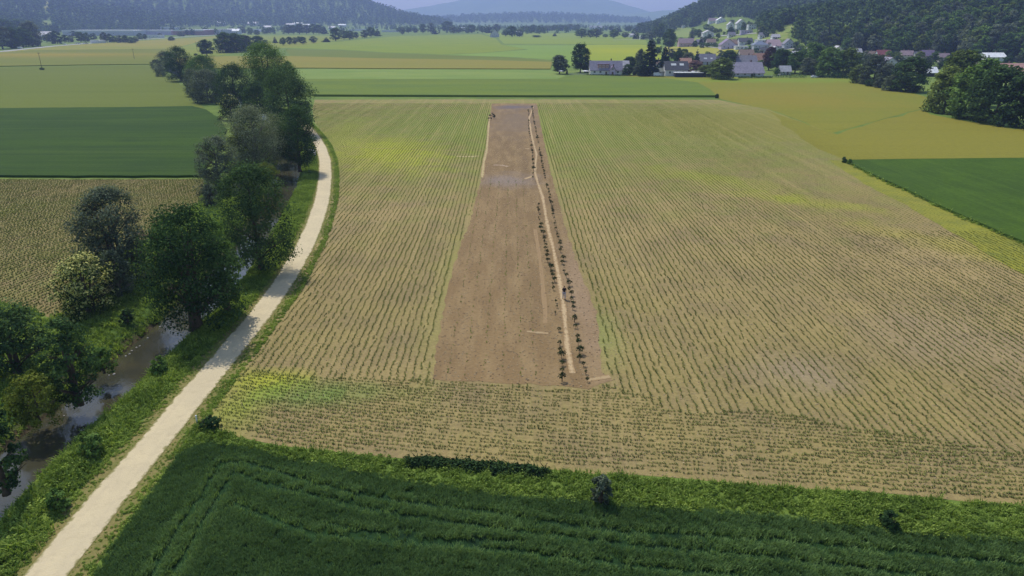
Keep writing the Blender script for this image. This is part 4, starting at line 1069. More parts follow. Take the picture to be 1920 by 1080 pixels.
vt = [(516, 81, 12, 8), (531, 85, 15, 10), (543, 84, 15, 9), (553, 83, 13, 10), (561, 80, 12, 7), (568, 83, 14, 11), (588, 81, 13, 11), (612, 79, 9, 12), (630, 77, 25, 17), (645, 74, 17, 12), (656, 75, 18, 15), (668, 72, 12, 8),
      (684, 72, 16, 11), (696, 70, 19, 13), (708, 68, 16, 11), (541, 64, 18, 14), (551, 64, 17, 12), (562, 64, 20, 14), (575, 64, 18, 14), (588, 64, 19, 14), (598, 64, 18, 12), (609, 64, 14, 10), (507, 63, 12, 14), (497, 64, 10, 12),
      (755, 65, 15, 8), (749, 61, 10, 9), (793, 62, 17, 12), (808, 62, 19, 12), (815, 64, 10, 10), (839, 60, 20, 20), (850, 63, 13, 12), (860, 62, 12, 10), (885, 62, 16, 13), (876, 61, 12, 9), (905, 62, 14, 10), (917, 62, 18, 13),
      (931, 60, 15, 10), (948, 68, 13, 11), (960, 69, 20, 16), (974, 69, 14, 12), (766, 62, 11, 9), (779, 62, 10, 8), (1040, 68, 7, 7), (1090, 71, 17, 18), (1107, 71, 15, 11), (1118, 71, 17, 15), (1151, 72, 17, 14), (1135, 70, 6, 9),
      (1172, 71, 11, 12), (1193, 73, 15, 13), (1206, 74, 10, 10), (1218, 75, 16, 14), (1229, 74, 24, 12), (1238, 73, 30, 13), (988, 60, 12, 9), (1000, 60, 14, 9), (1012, 59, 11, 10), (1026, 58, 10, 12), (1040, 58, 12, 12), (1055, 58, 11, 12),
      (1070, 57, 12, 12), (1082, 57, 11, 10), (1006, 70, 4, 14), (1160, 60, 10, 12), (1178, 60, 11, 12), (1146, 58, 9, 10), (1196, 61, 12, 12)]
ORD = ['first', 'second', 'third', 'fourth', 'fifth', 'sixth', 'seventh', 'eighth', 'ninth', 'tenth', 'eleventh', 'twelfth', 'thirteenth', 'fourteenth', 'fifteenth', 'sixteenth', 'seventeenth', 'eighteenth', 'nineteenth', 'twentieth']
def zone(px, py):
    if py >= 76: return 'in the low row before the far meadow'
    if px < 620: return 'in the dense dark row under the big hill'
    if px < 720: return 'in the loose row at the far meadow'
    if px < 830: return 'in the valley row left of the farmhouse'
    if px < 912: return 'around the big round bluish valley tree'
    if px < 984: return 'in the row behind the dark-gabled farmhouse'
    if py < 62: return 'in the hazy mid-valley hedge row'
    if px < 1140: return 'in the row above the isolated pine'
    return 'in the row left of the hillside conifers'
def valley_label(px, py, sp, wd):
    z_ = zone(px, py); m = sorted(v[0] for v in vt if zone(v[0], v[1]) == z_)
    return '%s %s tree from the left %s' % (ORD[m.index(px)], 'pointed' if sp else ('wide' if wd > 13 else 'small'), z_)
for i, (px, py, h, wd) in enumerate(vt):
    sp = (i * 5) % 7 == 0
    tree(valley_label(px, py, sp, wd), px, py, py - h, wd * 1.3, 'spruce' if sp else ('alder' if i % 3 else 'grey'), 'egg' if not sp else 'spruce',
         'trees scattered over the far valley', lod=2, terr=True)
# trees along the road and factories on the left
lt = [(6, 92, 44, 34), (24, 91, 40, 30), (44, 88, 36, 34), (62, 87, 48, 30), (10, 74, 38, 40), (38, 70, 34, 36), (98, 82, 22, 16), (108, 82, 24, 16), (122, 80, 15, 12), (133, 79, 13, 10), (152, 79, 19, 16), (164, 78, 17, 14), (196, 80, 20, 12),
      (206, 79, 16, 12), (214, 80, 12, 12), (226, 80, 14, 14), (236, 81, 15, 10), (246, 81, 12, 12), (255, 80, 12, 9), (263, 74, 12, 10), (272, 74, 10, 9), (340, 68, 9, 12), (352, 66, 10, 9), (362, 66, 12, 8), (300, 70, 8, 8), (385, 64, 12, 9),
      (470, 64, 12, 12), (455, 62, 13, 14), (482, 66, 10, 12), (176, 74, 12, 10), (88, 80, 16, 10), (140, 68, 10, 12), (112, 53, 12, 13), (155, 52, 9, 8), (98, 52, 5, 5)]
for i, (px, py, h, wd) in enumerate(lt):
    zl = lambda p: 0 if (p[2] > 28) else (1 if p[0] < 150 else (2 if p[0] < 240 else (3 if p[0] < 320 else 4)))
    zn = ['of the tall wood behind the left road', 'between the wood and the small white depot', 'before the long factory hall', 'before the lilac-walled hall', 'right of the reddish factory hall']
    m_ = sorted((v[0], v[1]) for v in lt if zl(v) == zl(lt[i]))
    tree(ORD[m_.index((px, py))] + ' bluish tree from the left ' + zn[zl(lt[i])], px, py, py - h, wd * 1.1, 'alder' if i % 3 else 'grey', 'bush' if i % 2 else 'egg', 'roadside trees on the left', lod=1 if i < 6 else 2, terr=True)

# ------------------------------------------------------------------ woods on the hills
def proj(x, y, z):
    dz = z - CAM_H; dep = y * CP - dz * SP; up = y * SP + dz * CP
    return 960 + FPX * x / dep, 540 - FPX * up / dep
WOOD_POLY_CLEAR = MEADOWS
HOUSE_SPOTS = []
def wood_points(x0, x1, y0, y1, sp, hmin, top_margin=140):
    gx = np.arange(x0, x1, sp); gy = np.arange(y0, y1, sp); X, Y = np.meshgrid(gx, gy)
    X = X + R.uniform(-.45, .45, X.shape) * sp; Y = Y + R.uniform(-.45, .45, Y.shape) * sp
    x, y = X.ravel(), Y.ravel(); z = hgt(x, y); px, py = proj(x, y, z)
    k = (z > hmin) & (px > -90) & (px < 2010) & (py > -top_margin)
    for P in WOOD_POLY_CLEAR: k &= ~inside(x, y, P)
    return x[k], y[k], z[k], px[k], py[k]
CLEAR_PX = [(1235, 120), (1238, 78), (1256, 52), (1300, 52), (1318, 44), (1334, 33), (1400, 33), (1420, 42), (1424, 60), (1462, 62), (1464, 50), (1496, 44), (1498, 60), (1488, 68), (1500, 84), (1520, 95), (1560, 97), (1600, 100), (1645, 106), (1690, 106), (1760, 108), (1840, 112), (1930, 117), (2100, 120), (2100, 400), (1235, 400)]
WOODS = []
x, y, z, px, py = wood_points(190, 900, 430, 1150, 8.6, 1.2)
k = ~inside(px, py, CLEAR_PX) & (px > 1215); WOODS.append((x[k], y[k], z[k], px[k], py[k]))
x, y, z, px, py = wood_points(190, 1400, 1150, 2700, 11, 2.0)
k = ~inside(px, py, CLEAR_PX) & (px > 1195); WOODS.append((x[k], y[k], z[k], px[k], py[k]))
wx, wy, wz, wpx, wpy = [np.concatenate([w_[i] for w_ in WOODS]) for i in range(5)]
order = np.argsort(np.where((wpx > 1200) & (wpx < 1925) & (wpy < 130) & (wpy > -8), wy, 1e6))
indiv = order[:270]; rest = order[270:]
kinds = ['alder', 'green', 'grey', 'olive', 'alder', 'willow', 'green']
for i in indiv:
    j = rnd.random(); con = rnd.random() < 0.12
    kd = 'spruce' if con else kinds[int(j * 7)]
    zq = np.searchsorted([1262, 1330, 1420, 1500, 1560, 1620, 1690, 1760, 1840], wpx[i]); zw = ['at the left foot of the hill', 'above the tiny balcony house', 'behind the chalet', 'above the blue-grey hall', 'above the small steep green meadow', 'behind the wide bright-topped tree', 'behind the bright red roof', 'behind the dull red roof', 'above the white shrub-hidden house', 'above the salmon-roofed row'][zq]
    co = {'alder': 'dark green', 'green': 'mid green', 'grey': 'grey-green', 'olive': 'olive', 'willow': 'silvery', 'spruce': 'dark'}[kd]
    tree_world(co + (' conifer' if con else ' leafy tree') + ' on hill ' + zw, (wx[i], wy[i], wz[i] - 0.3),
               rnd.uniform(13, 20) if not con else rnd.uniform(16, 22), rnd.uniform(9.5, 13.5) if not con else rnd.uniform(6, 8), kd, 'spruce' if con else rnd.choice(['bush', 'egg', 'round']),
               'conifers on the right hillside' if con else 'leafy trees on the right hillside', lod=2)
def proto_tree(shape, seed, nl, lf, H=1.0, Wd=0.72, nc=26):
    c = crown_mesh('tmp', 10, 10 * Wd, shape, nc, nl, lf, seed, 0.02)
    n = len(c.vertices); V = np.empty(n * 3, np.float32); c.vertices.foreach_get('co', V); V = V.reshape(-1, 3)
    T = np.empty(n, np.float32); c.attributes['tint'].data.foreach_get('value', T)
    bpy.data.meshes.remove(c)
    return V / 10, [np.arange(n).reshape(-1, 4)], T
M['wood'] = leaf_mat('wood_leaves', (0.035, 0.075, 0.032), (0.20, 0.29, 0.10), 0.4, inst=True)
WP = [proto_tree('bush', 5, 480, .95), proto_tree('egg', 6, 480, .95), proto_tree('round', 7, 480, .95), proto_tree('spruce', 8, 420, .75, Wd=.46, nc=90)]
def wood(name, x, y, z, hs, label, conif=0.15, lim=None):
    n = len(x); con = R.uniform(size=n) < conif + 0.25 * (wav(x, y, 120, 4) > 0.35)
    pk = np.where(con, 3, R.randint(0, 3, n))
    scatter(name, WP, np.stack([x, y, z - 0.4], 1), pk, R.uniform(0, 6.28, n), R.uniform(.75, 1.25, n) * hs * np.where(con, 1.2, 1.0), np.clip(0.5 + .3 * wav(x, y, 60, 8) + R.normal(0, .25, n), 0, 1) * np.where(con, .35, 1), M['wood'], label, 'woodland')
wood('hillside_wood', wx[rest], wy[rest], wz[rest], 17.5, 'mixed wood covering the hill right of the village', 0.12)
print('right wood', len(rest))
# garden trees between the village houses
gp = [(1316, 90, 10, 9, 'in the hedge line above the yellow meadow'), (1326, 89, 9, 10, 'at the road above the yellow meadow'), (1340, 88, 8, 10, 'left of the purple gabled house'), (1322, 80, 12, 12, 'above the curved village road'), (1336, 79, 9, 12, 'before the purple gabled house roof'),
      (1404, 84, 9, 9, 'right of the long low white hall'), (1408, 92, 8, 10, 'between white hall and blue-grey hall'), (1370, 62, 16, 10, 'left of the long lilac terrace'), (1366, 66, 10, 9, 'below the upper meadow'), (1300, 66, 14, 14, 'left of the white two-storey house'), (1310, 68, 13, 12, 'beside the white two-storey house'),
      (1324, 57, 12, 14, 'above the white two-storey house'), (1334, 60, 12, 12, 'right above the white two-storey house'), (1346, 72, 10, 9, 'below the white two-storey house'), (1426, 66, 18, 16, 'right of the white villa'), (1436, 70, 12, 12, 'above the rosy-roofed house'), (1448, 66, 12, 12, 'at the slope road bend'),
      (1372, 46, 9, 10, 'left of the chalet'), (1352, 34, 8, 12, 'behind the upper meadow houses'), (1420, 50, 12, 12, 'right of the chalet'), (1492, 92, 14, 12, 'right of the grey gabled house'), (1500, 95, 12, 14, 'left of the wood foot'), (1432, 98, 10, 12, 'below the blue-grey hall'), (1418, 100, 10, 12, 'under the blue-grey hall'),
      (1466, 100, 10, 14, 'behind the dark bluish tree'), (1480, 108, 12, 16, 'behind the pale steep roof'), (1400, 96, 6, 10, 'above the brown roofs'), (1530, 110, 14, 20, 'right of the pale-roofed bungalow'), (1546, 104, 14, 16, 'left of the cream gabled roof'), (1586, 110, 14, 18, 'right of the cream gabled roof'),
      (1618, 118, 12, 20, 'above the yellow-green round tree'), (1640, 112, 12, 16, 'left of the bright red roof'), (1676, 106, 12, 12, 'right of the bright red roof'), (1684, 116, 12, 16, 'behind the big blackish tree'), (1716, 110, 14, 16, 'between the two-chimney house and the dull red roof'), (1756, 112, 16, 18, 'right of the dull red roof'),
      (1742, 122, 12, 16, 'above the white garage'), (1768, 126, 18, 22, 'left of the olive-topped tree'), (1814, 116, 16, 20, 'left of the salmon-roofed row'), (1840, 112, 12, 14, 'left of the white house in the shrubs'), (1862, 118, 8, 16, 'before the white house in the shrubs'), (1890, 116, 12, 16, 'right of the white house in the shrubs'), (1910, 117, 14, 16, 'above the salmon roof'),
      (1724, 136, 14, 14, 'left of the white garage'), (1392, 143, 9, 8, 'before the steep grey roof'), (1412, 144, 8, 8, 'at the wall of the steep grey roof'), (1456, 141, 14, 12, 'at the left end of the clipped hedge'), (1238, 140, 10, 8, 'behind the garden cabin'), (1264, 110, 12, 14, 'below the left end of the yellow meadow'), (1282, 112, 12, 14, 'left behind the small spruce'),
      (1330, 108, 9, 12, 'above the two-skylight roof'), (1426, 128, 16, 14, 'between barn-like roof and purple-leaved tree'), (1240, 70, 26, 12, 'at the lower left of the hillside conifers'), (1228, 66, 28, 12, 'of the dark group at the hill foot'), (1262, 58, 30, 14, 'above the tall round tree'), (1284, 44, 24, 12, 'over the tiny balcony house'), (1274, 50, 22, 12, 'left of the tiny balcony house'), (1300, 50, 20, 12, 'right of the tiny balcony house')]
for i, (px, py, h, wd, lb) in enumerate(gp):
    sp = i in (7, 52, 55, 57); tree(('dark conifer ' if sp else ['small garden tree ', 'leafy garden tree ', 'round garden tree '][i % 3]) + lb, px, py, py - h, wd, 'spruce' if sp else ['alder', 'green', 'grey', 'alder', 'olive'][i % 5], 'spruce' if sp else ['bush', 'egg', 'round'][i % 3], 'trees among the village houses', lod=2, terr=True)
hs = [(o.location.x, o.location.y) for o in COL.objects if o.get('category') == 'tree' and o.location.y > 440]
vx = R.uniform(80, 470, 900); vy = R.uniform(455, 1250, 900); vz = hgt(vx, vy); vpx, vpy = proj(vx, vy, vz)
k = inside(vpx, vpy, [(1200, 100), (1262, 50), (1320, 40), (1420, 45), (1500, 60), (1530, 92), (1700, 100), (1840, 112), (1930, 118), (1930, 135), (1750, 140), (1600, 138), (1400, 138), (1250, 136)])
for P in MEADOWS[:1]: k &= ~inside(vx, vy, P)
VSH = list(zip(vx[k], vy[k], vz[k], vpx[k]))[:150]
# left foothill and the big hill
YEL = [(84, 18), (98, 18), (98, -5), (82, -5)]
x, y, z, px, py = wood_points(-1900, -560, 850, 2300, 13, 2.5, 60)
k = ~inside(px, py, YEL) & ~inside(px, py, [(76, 56), (100, 56), (98, 38), (78, 38)]) & (px < 500) & (py < 92)
wood('foothill_wood', x[k], y[k], z[k], 17, 'wood on the low hills behind the left road', 0.2); print('foothill', k.sum())
x, y, z, px, py = wood_points(-4200, -300, 2300, 5200, 27, 10, 60)
wood('far_hill_wood', x, y, z, 27, 'blue hazy wood on the big hill at the left', 0.3); print('far', len(x))
# hedges and copses across the valley floor
pts = []
for y0, y1, dn in ((1750, 2300, 0.00028), (2300, 3600, 0.00036)):
    n = int((y1 - y0) * 3200 * dn); x = R.uniform(-1500, 1300, n); y = R.uniform(y0, y1, n)
    m = (np.sin(x / 170 + y / 97) + np.sin(y / 60 - x / 310) + wav(x, y, 130, 3) * 0.8) > 0.75
    pts.append(np.stack([x[m], y[m]], 1))
pts = np.concatenate(pts); x, y = pts.T; k = (hgt(x, y) < 2); x, y = x[k], y[k]
x = np.concatenate([x, x + R.normal(0, 14, len(x)), x + R.normal(0, 22, len(x))]); y = np.concatenate([y, y + R.normal(0, 6, len(y)), y + R.normal(0, 9, len(y))])
wood('valley_copses', x, y, hgt(x, y), 14, 'copses and hedges on the far valley floor', 0.2); print('valley', len(x))
x, y, z, px, py = wood_points(-900, 1300, 5200, 6800, 42, 12, 60)
wood('distant_wood', x, y, z, 36, 'blue wooded rise at the end of the valley', 0.3)

# ------------------------------------------------------------------ buildings
for k, c in dict(white=(.72, .71, .68), cream=(.66, .60, .48), pinkwall=(.52, .38, .40), lilacwall=(.56, .48, .62), greywall=(.52, .52, .56), darkwood=(.055, .045, .045), woodbrown=(.15, .10, .07), reddishwall=(.36, .20, .19),
                 concrete=(.46, .45, .43), darkmetal=(.035, .038, .05)).items(): M['w_' + k] = plain('wall_' + k, c, 0.85, 0.08, 0.4)
def roof_mat(name, c, per=0.45):
    n = NT(name); tc = n.n('ShaderNodeTexCoord').outputs['Object']; sx = n.n('ShaderNodeSeparateXYZ'); n.l(tc, sx.inputs[0])
    st = n.rng(n.math('SINE', n.math('MULTIPLY', sx.outputs[2], 2 * math.pi / per * 1.6)), -1, 1, 0.88, 1.08)
    no = n.rng(n.noise(tc, 0.8, 4), 0, 1, 0.82, 1.15)
    hs = n.n('ShaderNodeHueSaturation'); hs.inputs['Color'].default_value = (*c, 1); n.l(n.math('MULTIPLY', st, no), hs.inputs['Value'])
    return n.surf(hs.outputs[0], 0.6, n.math('SINE', n.math('MULTIPLY', sx.outputs[2], 2 * math.pi / per)), 0.3, 0.05, 0.35)
for k, c in dict(grey=(.20, .19, .22), lilac=(.26, .235, .29), dark=(.075, .075, .085), pale=(.52, .49, .50), orange=(.42, .22, .15), salmon=(.50, .27, .22), brown=(.27, .18, .135), red=(.34, .10, .10), white=(.80, .79, .78), purple=(.22, .16, .24), green=(.18, .20, .17), blue=(.17, .20, .27), rosy=(.34, .24, .25)).items():
    M['r_' + k] = roof_mat('roof_' + k, c)
M['glass'] = plain('window_glass', (.03, .035, .045), 0.12, 0.05, spec=0.6)
M['frame'] = plain('window_frame', (.7, .7, .68), 0.6, 0.03)
M['door'] = plain('door_wood', (.12, .07, .045), 0.6, 0.1)
M['brick'] = plain('chimney_brick', (.16, .10, .09), 0.9, 0.2)
UNIT = {}
def unit(name, mat, mb):
    me = mb.mesh(name); me.materials.append(mat); UNIT[name] = me
unit('window', M['frame'], MB().box(-.5, .5, -.06, .05, 0, .08).box(-.5, .5, -.06, .05, .92, 1).box(-.5, -.42, -.06, .05, .08, .92).box(.42, .5, -.06, .05, .08, .92).box(-.03, .03, -.05, .04, .08, .92))
unit('pane', M['glass'], MB().box(-.42, .42, -.03, .02, .08, .92))
unit('door', M['door'], MB().box(-.5, .5, -.05, .05, 0, 1).box(-.38, .38, -.07, -.052, .55, .92).box(-.38, .38, -.07, -.052, .1, .45))
unit('chimney', M['brick'], MB().box(-.35, .35, -.35, .35, 0, 1).box(-.43, .43, -.43, .43, 1, 1.1))
unit('skylight', M['frame'], MB().box(-.5, .5, -.5, .5, 0, .12))
def put_unit(nm, parent, loc, sc, rz=0, rx=0, mat=None):
    o = bpy.data.objects.new(nm, UNIT[nm]); COL.objects.link(o); o.parent = parent; o.location = loc; o.scale = sc; o.rotation_euler = (rx, 0, rz)
    return o
def add_window(root, x, y, z, w_, h_, rz=0):
    f = put_unit('window', root, (x, y, z), (w_, 1, h_), rz)
    p = bpy.data.objects.new('pane', UNIT['pane']); COL.objects.link(p); p.parent = f
def house(label, x0, x1, base, eave, ridge, wall, roof, kind='x', win=4, floors=1, depth=None, door=True, chim=1, sky_=(), dormer=None, rz=0.0, cat='house', over=0.5, name='house', group=None, hmax=None, winside=True, minpitch=0.30):
    px = (x0 + x1) / 2; p = att(px, base); s_ = pxm(p[1], p[2])
    Wd = (x1 - x0) / s_; hw_ = max(2.2, height_px(p, eave)); hw_ = min(hw_, hmax or 9.5)
    D = depth or min(Wd * 0.8, 11)
    half = D / 2 if kind in ('x', 'hip') else Wd / 2
    if kind == 'flat': hr = hw_ + 0.35
    else:
        q = (p[0], p[1] + (D / 2 if kind in ('x', 'hip') else 0), p[2]); hr = height_px(q, ridge)
        hr = min(max(hr, hw_ + half * minpitch), hw_ + half * 1.15)
    root = empty(name, (p[0], p[1], p[2] - 0.25), rz)
    tag(root, label, cat, group)
    hw_ += .25; hr += .25
    b = MB(); w2 = Wd / 2
    if kind == 'x':
        b.add([(-w2, 0, -1.5), (w2, 0, -1.5), (w2, D, -1.5), (-w2, D, -1.5), (-w2, 0, hw_), (w2, 0, hw_), (w2, D, hw_), (-w2, D, hw_), (-w2, D / 2, hr - .1), (w2, D / 2, hr - .1)],
              [(0, 1, 5, 4), (2, 3, 7, 6), (1, 2, 6, 9, 5), (3, 0, 4, 8, 7), (4, 5, 9, 8), (6, 7, 8, 9)])
    elif kind == 'y':
        b.add([(-w2, 0, -1.5), (w2, 0, -1.5), (w2, D, -1.5), (-w2, D, -1.5), (-w2, 0, hw_), (w2, 0, hw_), (w2, D, hw_), (-w2, D, hw_), (0, 0, hr - .1), (0, D, hr - .1)],
              [(0, 1, 5, 8, 4), (2, 3, 7, 9, 6), (1, 2, 6, 5), (3, 0, 4, 7), (5, 6, 9, 8), (7, 4, 8, 9)])
    else: b.box(-w2, w2, 0, D, -1.5, hw_)
    b.build('wall', M['w_' + wall], root)
    r = MB(); o_ = over; t = 0.22
    def slab(a, b_, c, d):
        n = (Vector(b_) - Vector(a)).cross(Vector(d) - Vector(a)).normalized() * t
        if n.z < 0: n = -n
        r.add([a, b_, c, d] + [tuple(Vector(q) + n) for q in (a, b_, c, d)], [(3, 2, 1, 0), (4, 5, 6, 7), (0, 1, 5, 4), (1, 2, 6, 5), (2, 3, 7, 6), (3, 0, 4, 7)])
    if kind == 'x':
        sl_ = (hr - hw_) / (D / 2)
        slab((-w2 - o_, -o_, hw_ - o_ * sl_), (w2 + o_, -o_, hw_ - o_ * sl_), (w2 + o_, D / 2, hr), (-w2 - o_, D / 2, hr))
        slab((-w2 - o_, D / 2 + .01, hr), (w2 + o_, D / 2 + .01, hr), (w2 + o_, D + o_, hw_ - o_ * sl_), (-w2 - o_, D + o_, hw_ - o_ * sl_))
    elif kind == 'y':
        sl_ = (hr - hw_) / w2
        slab((-w2 - o_, -o_, hw_ - o_ * sl_), (0, -o_, hr), (0, D + o_, hr), (-w2 - o_, D + o_, hw_ - o_ * sl_))
        slab((0.01, -o_, hr), (w2 + o_, -o_, hw_ - o_ * sl_), (w2 + o_, D + o_, hw_ - o_ * sl_), (0.01, D + o_, hr))
    elif kind == 'hip':
        k_ = min(w2 * .75, D / 2)
        A_ = [(-w2 - o_, -o_, hw_), (w2 + o_, -o_, hw_), (w2 + o_, D + o_, hw_), (-w2 - o_, D + o_, hw_), (-w2 + k_, D / 2, hr), (w2 - k_, D / 2, hr)]
        r.add([(q[0], q[1], q[2] - .0) for q in A_], [(0, 1, 5, 4), (1, 2, 5), (2, 3, 4, 5), (3, 0, 4), (3, 2, 1, 0)])
    else:
        r.box(-w2 - o_ * .4, w2 + o_ * .4, -o_ * .4, D + o_ * .4, hw_ + .003, hw_ + .35)
    rf = r.build('roof', M['r_' + roof], root)
    fh = hw_ / floors
    ww = min(1.3, Wd / (win + 1) * 0.7) if win else 1
    for fl in range(floors):
        for i in range(win):
            x = -w2 + Wd * (i + .7) / (win + .4)
            if door and fl == 0 and i == win // 2: put_unit('door', root, (x, -.052, .25), (1.1, 1, 2.1)); continue
            add_window(root, x, -.01, .25 + fl * fh + fh * .36, ww, min(1.4, fh * .48))
    if winside and D > 5:
        for sx_ in (-1, 1):
            for i in range(2): add_window(root, sx_ * (w2 + .01), D * (.3 + .4 * i), .25 + fh * .36, 1.1, min(1.4, fh * .48), math.pi / 2 * (1 if sx_ > 0 else -1))
    if kind == 'y' and hr - hw_ > 2: add_window(root, 0, -.01, hw_ + .1, 1.2, min(1.3, (hr - hw_) * .4))
    for i in range(chim):
        cx = w2 * (0.35 - .75 * i); cy = D / 2 + .9; zc = hr - 0.9 if kind in ('x', 'hip') else hr - abs(cx) * (hr - hw_) / w2 - .4
        if kind == 'flat': zc = hw_ + .3
        put_unit('chimney', rf, (cx, cy, zc), (1, 1, 2.0))
    if kind == 'x':
        for (fx, fy, sw, shh) in sky_:     # roof windows lying on the front slope
            q = put_unit('skylight', rf, (-w2 + Wd * fx, D / 2 * fy, hw_ + (hr - hw_) * fy + .24), (sw, shh, 1), 0, math.atan2(hr - hw_, D / 2))
        if dormer:
            fx0, fx1, mat_w, mat_r = dormer
            dx0, dx1 = -w2 + Wd * fx0, -w2 + Wd * fx1; zt = hw_ + (hr - hw_) * .66; y0 = D / 2 * .12; yb = D / 2 * .8
            dm = MB().box(dx0, dx1, y0, yb, hw_ + .02, zt).build('dormer', M['w_' + mat_w], root)
            MB().box(dx0 - .3, dx1 + .3, y0 - .4, yb + .3, zt + .004, zt + .2).build('dormer_roof', M['r_' + mat_r], dm)
            nwd = max(1, int((dx1 - dx0) / 2.2))
            for i in range(nwd):
                f = put_unit('window', dm, (dx0 + (dx1 - dx0) * (i + .5) / nwd, y0 - .01, hw_ + (zt - hw_) * .3), (1.3, 1, (zt - hw_) * .55))
    return root, Wd, D, hw_, hr

house('white farmhouse with a long lilac-grey roof and a red-framed dormer at the field edge', 1107, 1166, 141, 131, 112, 'white', 'lilac', 'x', 5, 1, dormer=(.24, .58, 'reddishwall', 'purple'), depth=9)
house('pale-roofed wing joined to the right of the white farmhouse', 1152, 1179, 137, 127, 114, 'white', 'pale', 'x', 3, 1, depth=8, chim=0)
house('narrow gabled bay between the white farmhouse and its pale-roofed wing', 1143, 1154, 141.6, 131, 115, 'lilacwall', 'purple', 'y', 1, 1, depth=4, chim=1, winside=False)
house('white-walled house with a dark roof and two bright skylights beside the long dark shed', 1247, 1289, 143, 130, 115, 'white', 'dark', 'x', 3, 1, sky_=((.38, .55, 3.2, 1.6), (.74, .55, 2.6, 1.6)), depth=9)
house('long dark shed with a white flat roof at the field edge', 1266, 1318, 145, 137, 134, 'darkmetal', 'white', 'flat', 0, door=False, chim=0, depth=5, cat='shed', name='shed', hmax=2.8)
house('raised white-roofed part behind the long dark shed', 1298, 1322, 143.5, 135, 132, 'darkmetal', 'white', 'flat', 0, door=False, chim=0, depth=4, cat='shed', name='shed', hmax=3.4)
house('small white garden cabin with a greenish roof left of the house with skylights', 1228, 1244, 142, 134, 128, 'white', 'green', 'x', 1, chim=0, depth=5, cat='cabin', name='cabin', hmax=2.8)
house('dark lilac roof with two skylights, second row behind the pinkish tree', 1310, 1342, 122, 115, 101, 'greywall', 'grey', 'x', 3, sky_=((.4, .35, 2.4, 1.2), (.75, .35, 1.6, 1.2)))
house('low dark-roofed annex right of the two-skylight roof', 1340, 1356, 119, 113, 106, 'woodbrown', 'dark', 'x', 1, chim=0, depth=6)
house('grey-roofed house with a brown timber gable in the second row', 1381, 1419, 127, 117, 104, 'woodbrown', 'grey', 'x', 3)
house('big barn-like house with a steep grey roof at the field edge', 1374, 1432, 144, 138, 117, 'greywall', 'lilac', 'x', 4, depth=15, chim=1, minpitch=.5)
house('orange-brown roofed house behind the steep grey roof', 1414, 1438, 121, 112, 98, 'cream', 'orange', 'x', 3)
house('reddish-brown roof left of the orange-brown one', 1388, 1414, 108, 103, 93, 'cream', 'brown', 'x', 3)
house('small pale steep roof between the bluish tree and the hedge', 1463, 1482, 141, 133, 119, 'greywall', 'pale', 'x', 2, chim=0)
house('pale-roofed bungalow with one dark chimney behind the bright green tree', 1488, 1522, 111, 105, 96, 'white', 'pale', 'x', 3)
house('cream gabled roof poking above the wide dark trees', 1562, 1580, 104, 96, 86, 'cream', 'pale', 'y', 2, 2)
house('cream house corner behind the dark rounded tree', 1594, 1616, 108, 101, 91, 'cream', 'pale', 'x', 2, 2)
house('grey-white house with a dark arched timber gable among dark trees', 1655, 1682, 136, 118, 108, 'greywall', 'lilac', 'y', 3, 2, depth=10)
house('house with a bright red roof behind the dark trees', 1646, 1670, 114, 106, 93, 'white', 'red', 'x', 2, 2)
house('pale house with two dark chimneys right of the red roof', 1691, 1713, 112, 103, 95, 'cream', 'rosy', 'x', 3, 2, chim=2)
house('dull red roof in the shade of the hillside wood', 1730, 1752, 114, 104, 94, 'pinkwall', 'purple', 'x', 2, 2)
house('white flat-roofed garage between the dark trees', 1734, 1758, 144, 136, 126, 'darkmetal', 'white', 'x', 0, door=False, chim=0, depth=8, cat='garage', name='garage')
house('long row house with a salmon roof and dark chimneys near the right picture edge', 1828, 1932, 146, 132, 119, 'cream', 'salmon', 'x', 8, 2, chim=2, depth=10)
house('white house half hidden by shrubs above the salmon-roofed row', 1846, 1884, 122, 107, 99, 'white', 'white', 'x', 4, 2)
house('pink-walled house at the left end of the yellow meadow', 1273, 1301, 88, 80.5, 72, 'pinkwall', 'rosy', 'x', 4)
house('purple house with a broad round-arched gable above the yellow meadow', 1352, 1379, 92, 84, 73, 'lilacwall', 'purple', 'y', 3, 1, depth=12)
house('dark reddish roof joined behind the purple gabled house', 1372, 1392, 87, 82, 74, 'lilacwall', 'brown', 'x', 2, chim=0)
house('long low white hall beside the purple gabled house', 1379, 1403, 92.5, 87, 84, 'white', 'white', 'flat', 3, chim=0, depth=7, hmax=3.2)
house('dark-roofed house with a white balcony band in the upper village', 1386, 1411, 84, 78, 71, 'white', 'dark', 'x', 3)
house('blue-grey hip-roofed hall in the upper village', 1413, 1440, 92, 84, 77, 'greywall', 'blue', 'hip', 4, chim=0, depth=12)
house('flat white-roofed workshop behind the blue-grey hall', 1420, 1442, 80, 75.5, 73, 'white', 'white', 'flat', 3, chim=0, hmax=4)
house('long house with a rosy roof right of the white-roofed workshop', 1440, 1463, 84, 79.5, 74, 'pinkwall', 'rosy', 'x', 3)
house('grey gabled house at the foot of the hillside wood', 1470, 1489, 91, 82, 73, 'greywall', 'grey', 'y', 2, 2)
house('low brown-roofed house in front of the grey gabled one', 1448, 1470, 92, 86, 80, 'greywall', 'rosy', 'x', 3, chim=0)
house('small white house at the road below the low brown roof', 1447, 1461, 97, 91, 87, 'white', 'pale', 'y', 1)
house('white two-storey house among shrubs above the road', 1318, 1338, 71, 62, 57, 'white', 'pale', 'y', 3, 2)
house('chalet with a wide dark gable on the upper slope', 1381, 1398, 56, 44, 36, 'white', 'pale', 'y', 2, 2)
house('white villa with framed balconies right of the chalet', 1403, 1418, 55, 46, 42, 'white', 'pale', 'flat', 3, 2, chim=0)
house('long lilac terrace house in front of the chalet', 1389, 1411, 63.5, 57, 54, 'lilacwall', 'pale', 'flat', 4, chim=0, depth=6)
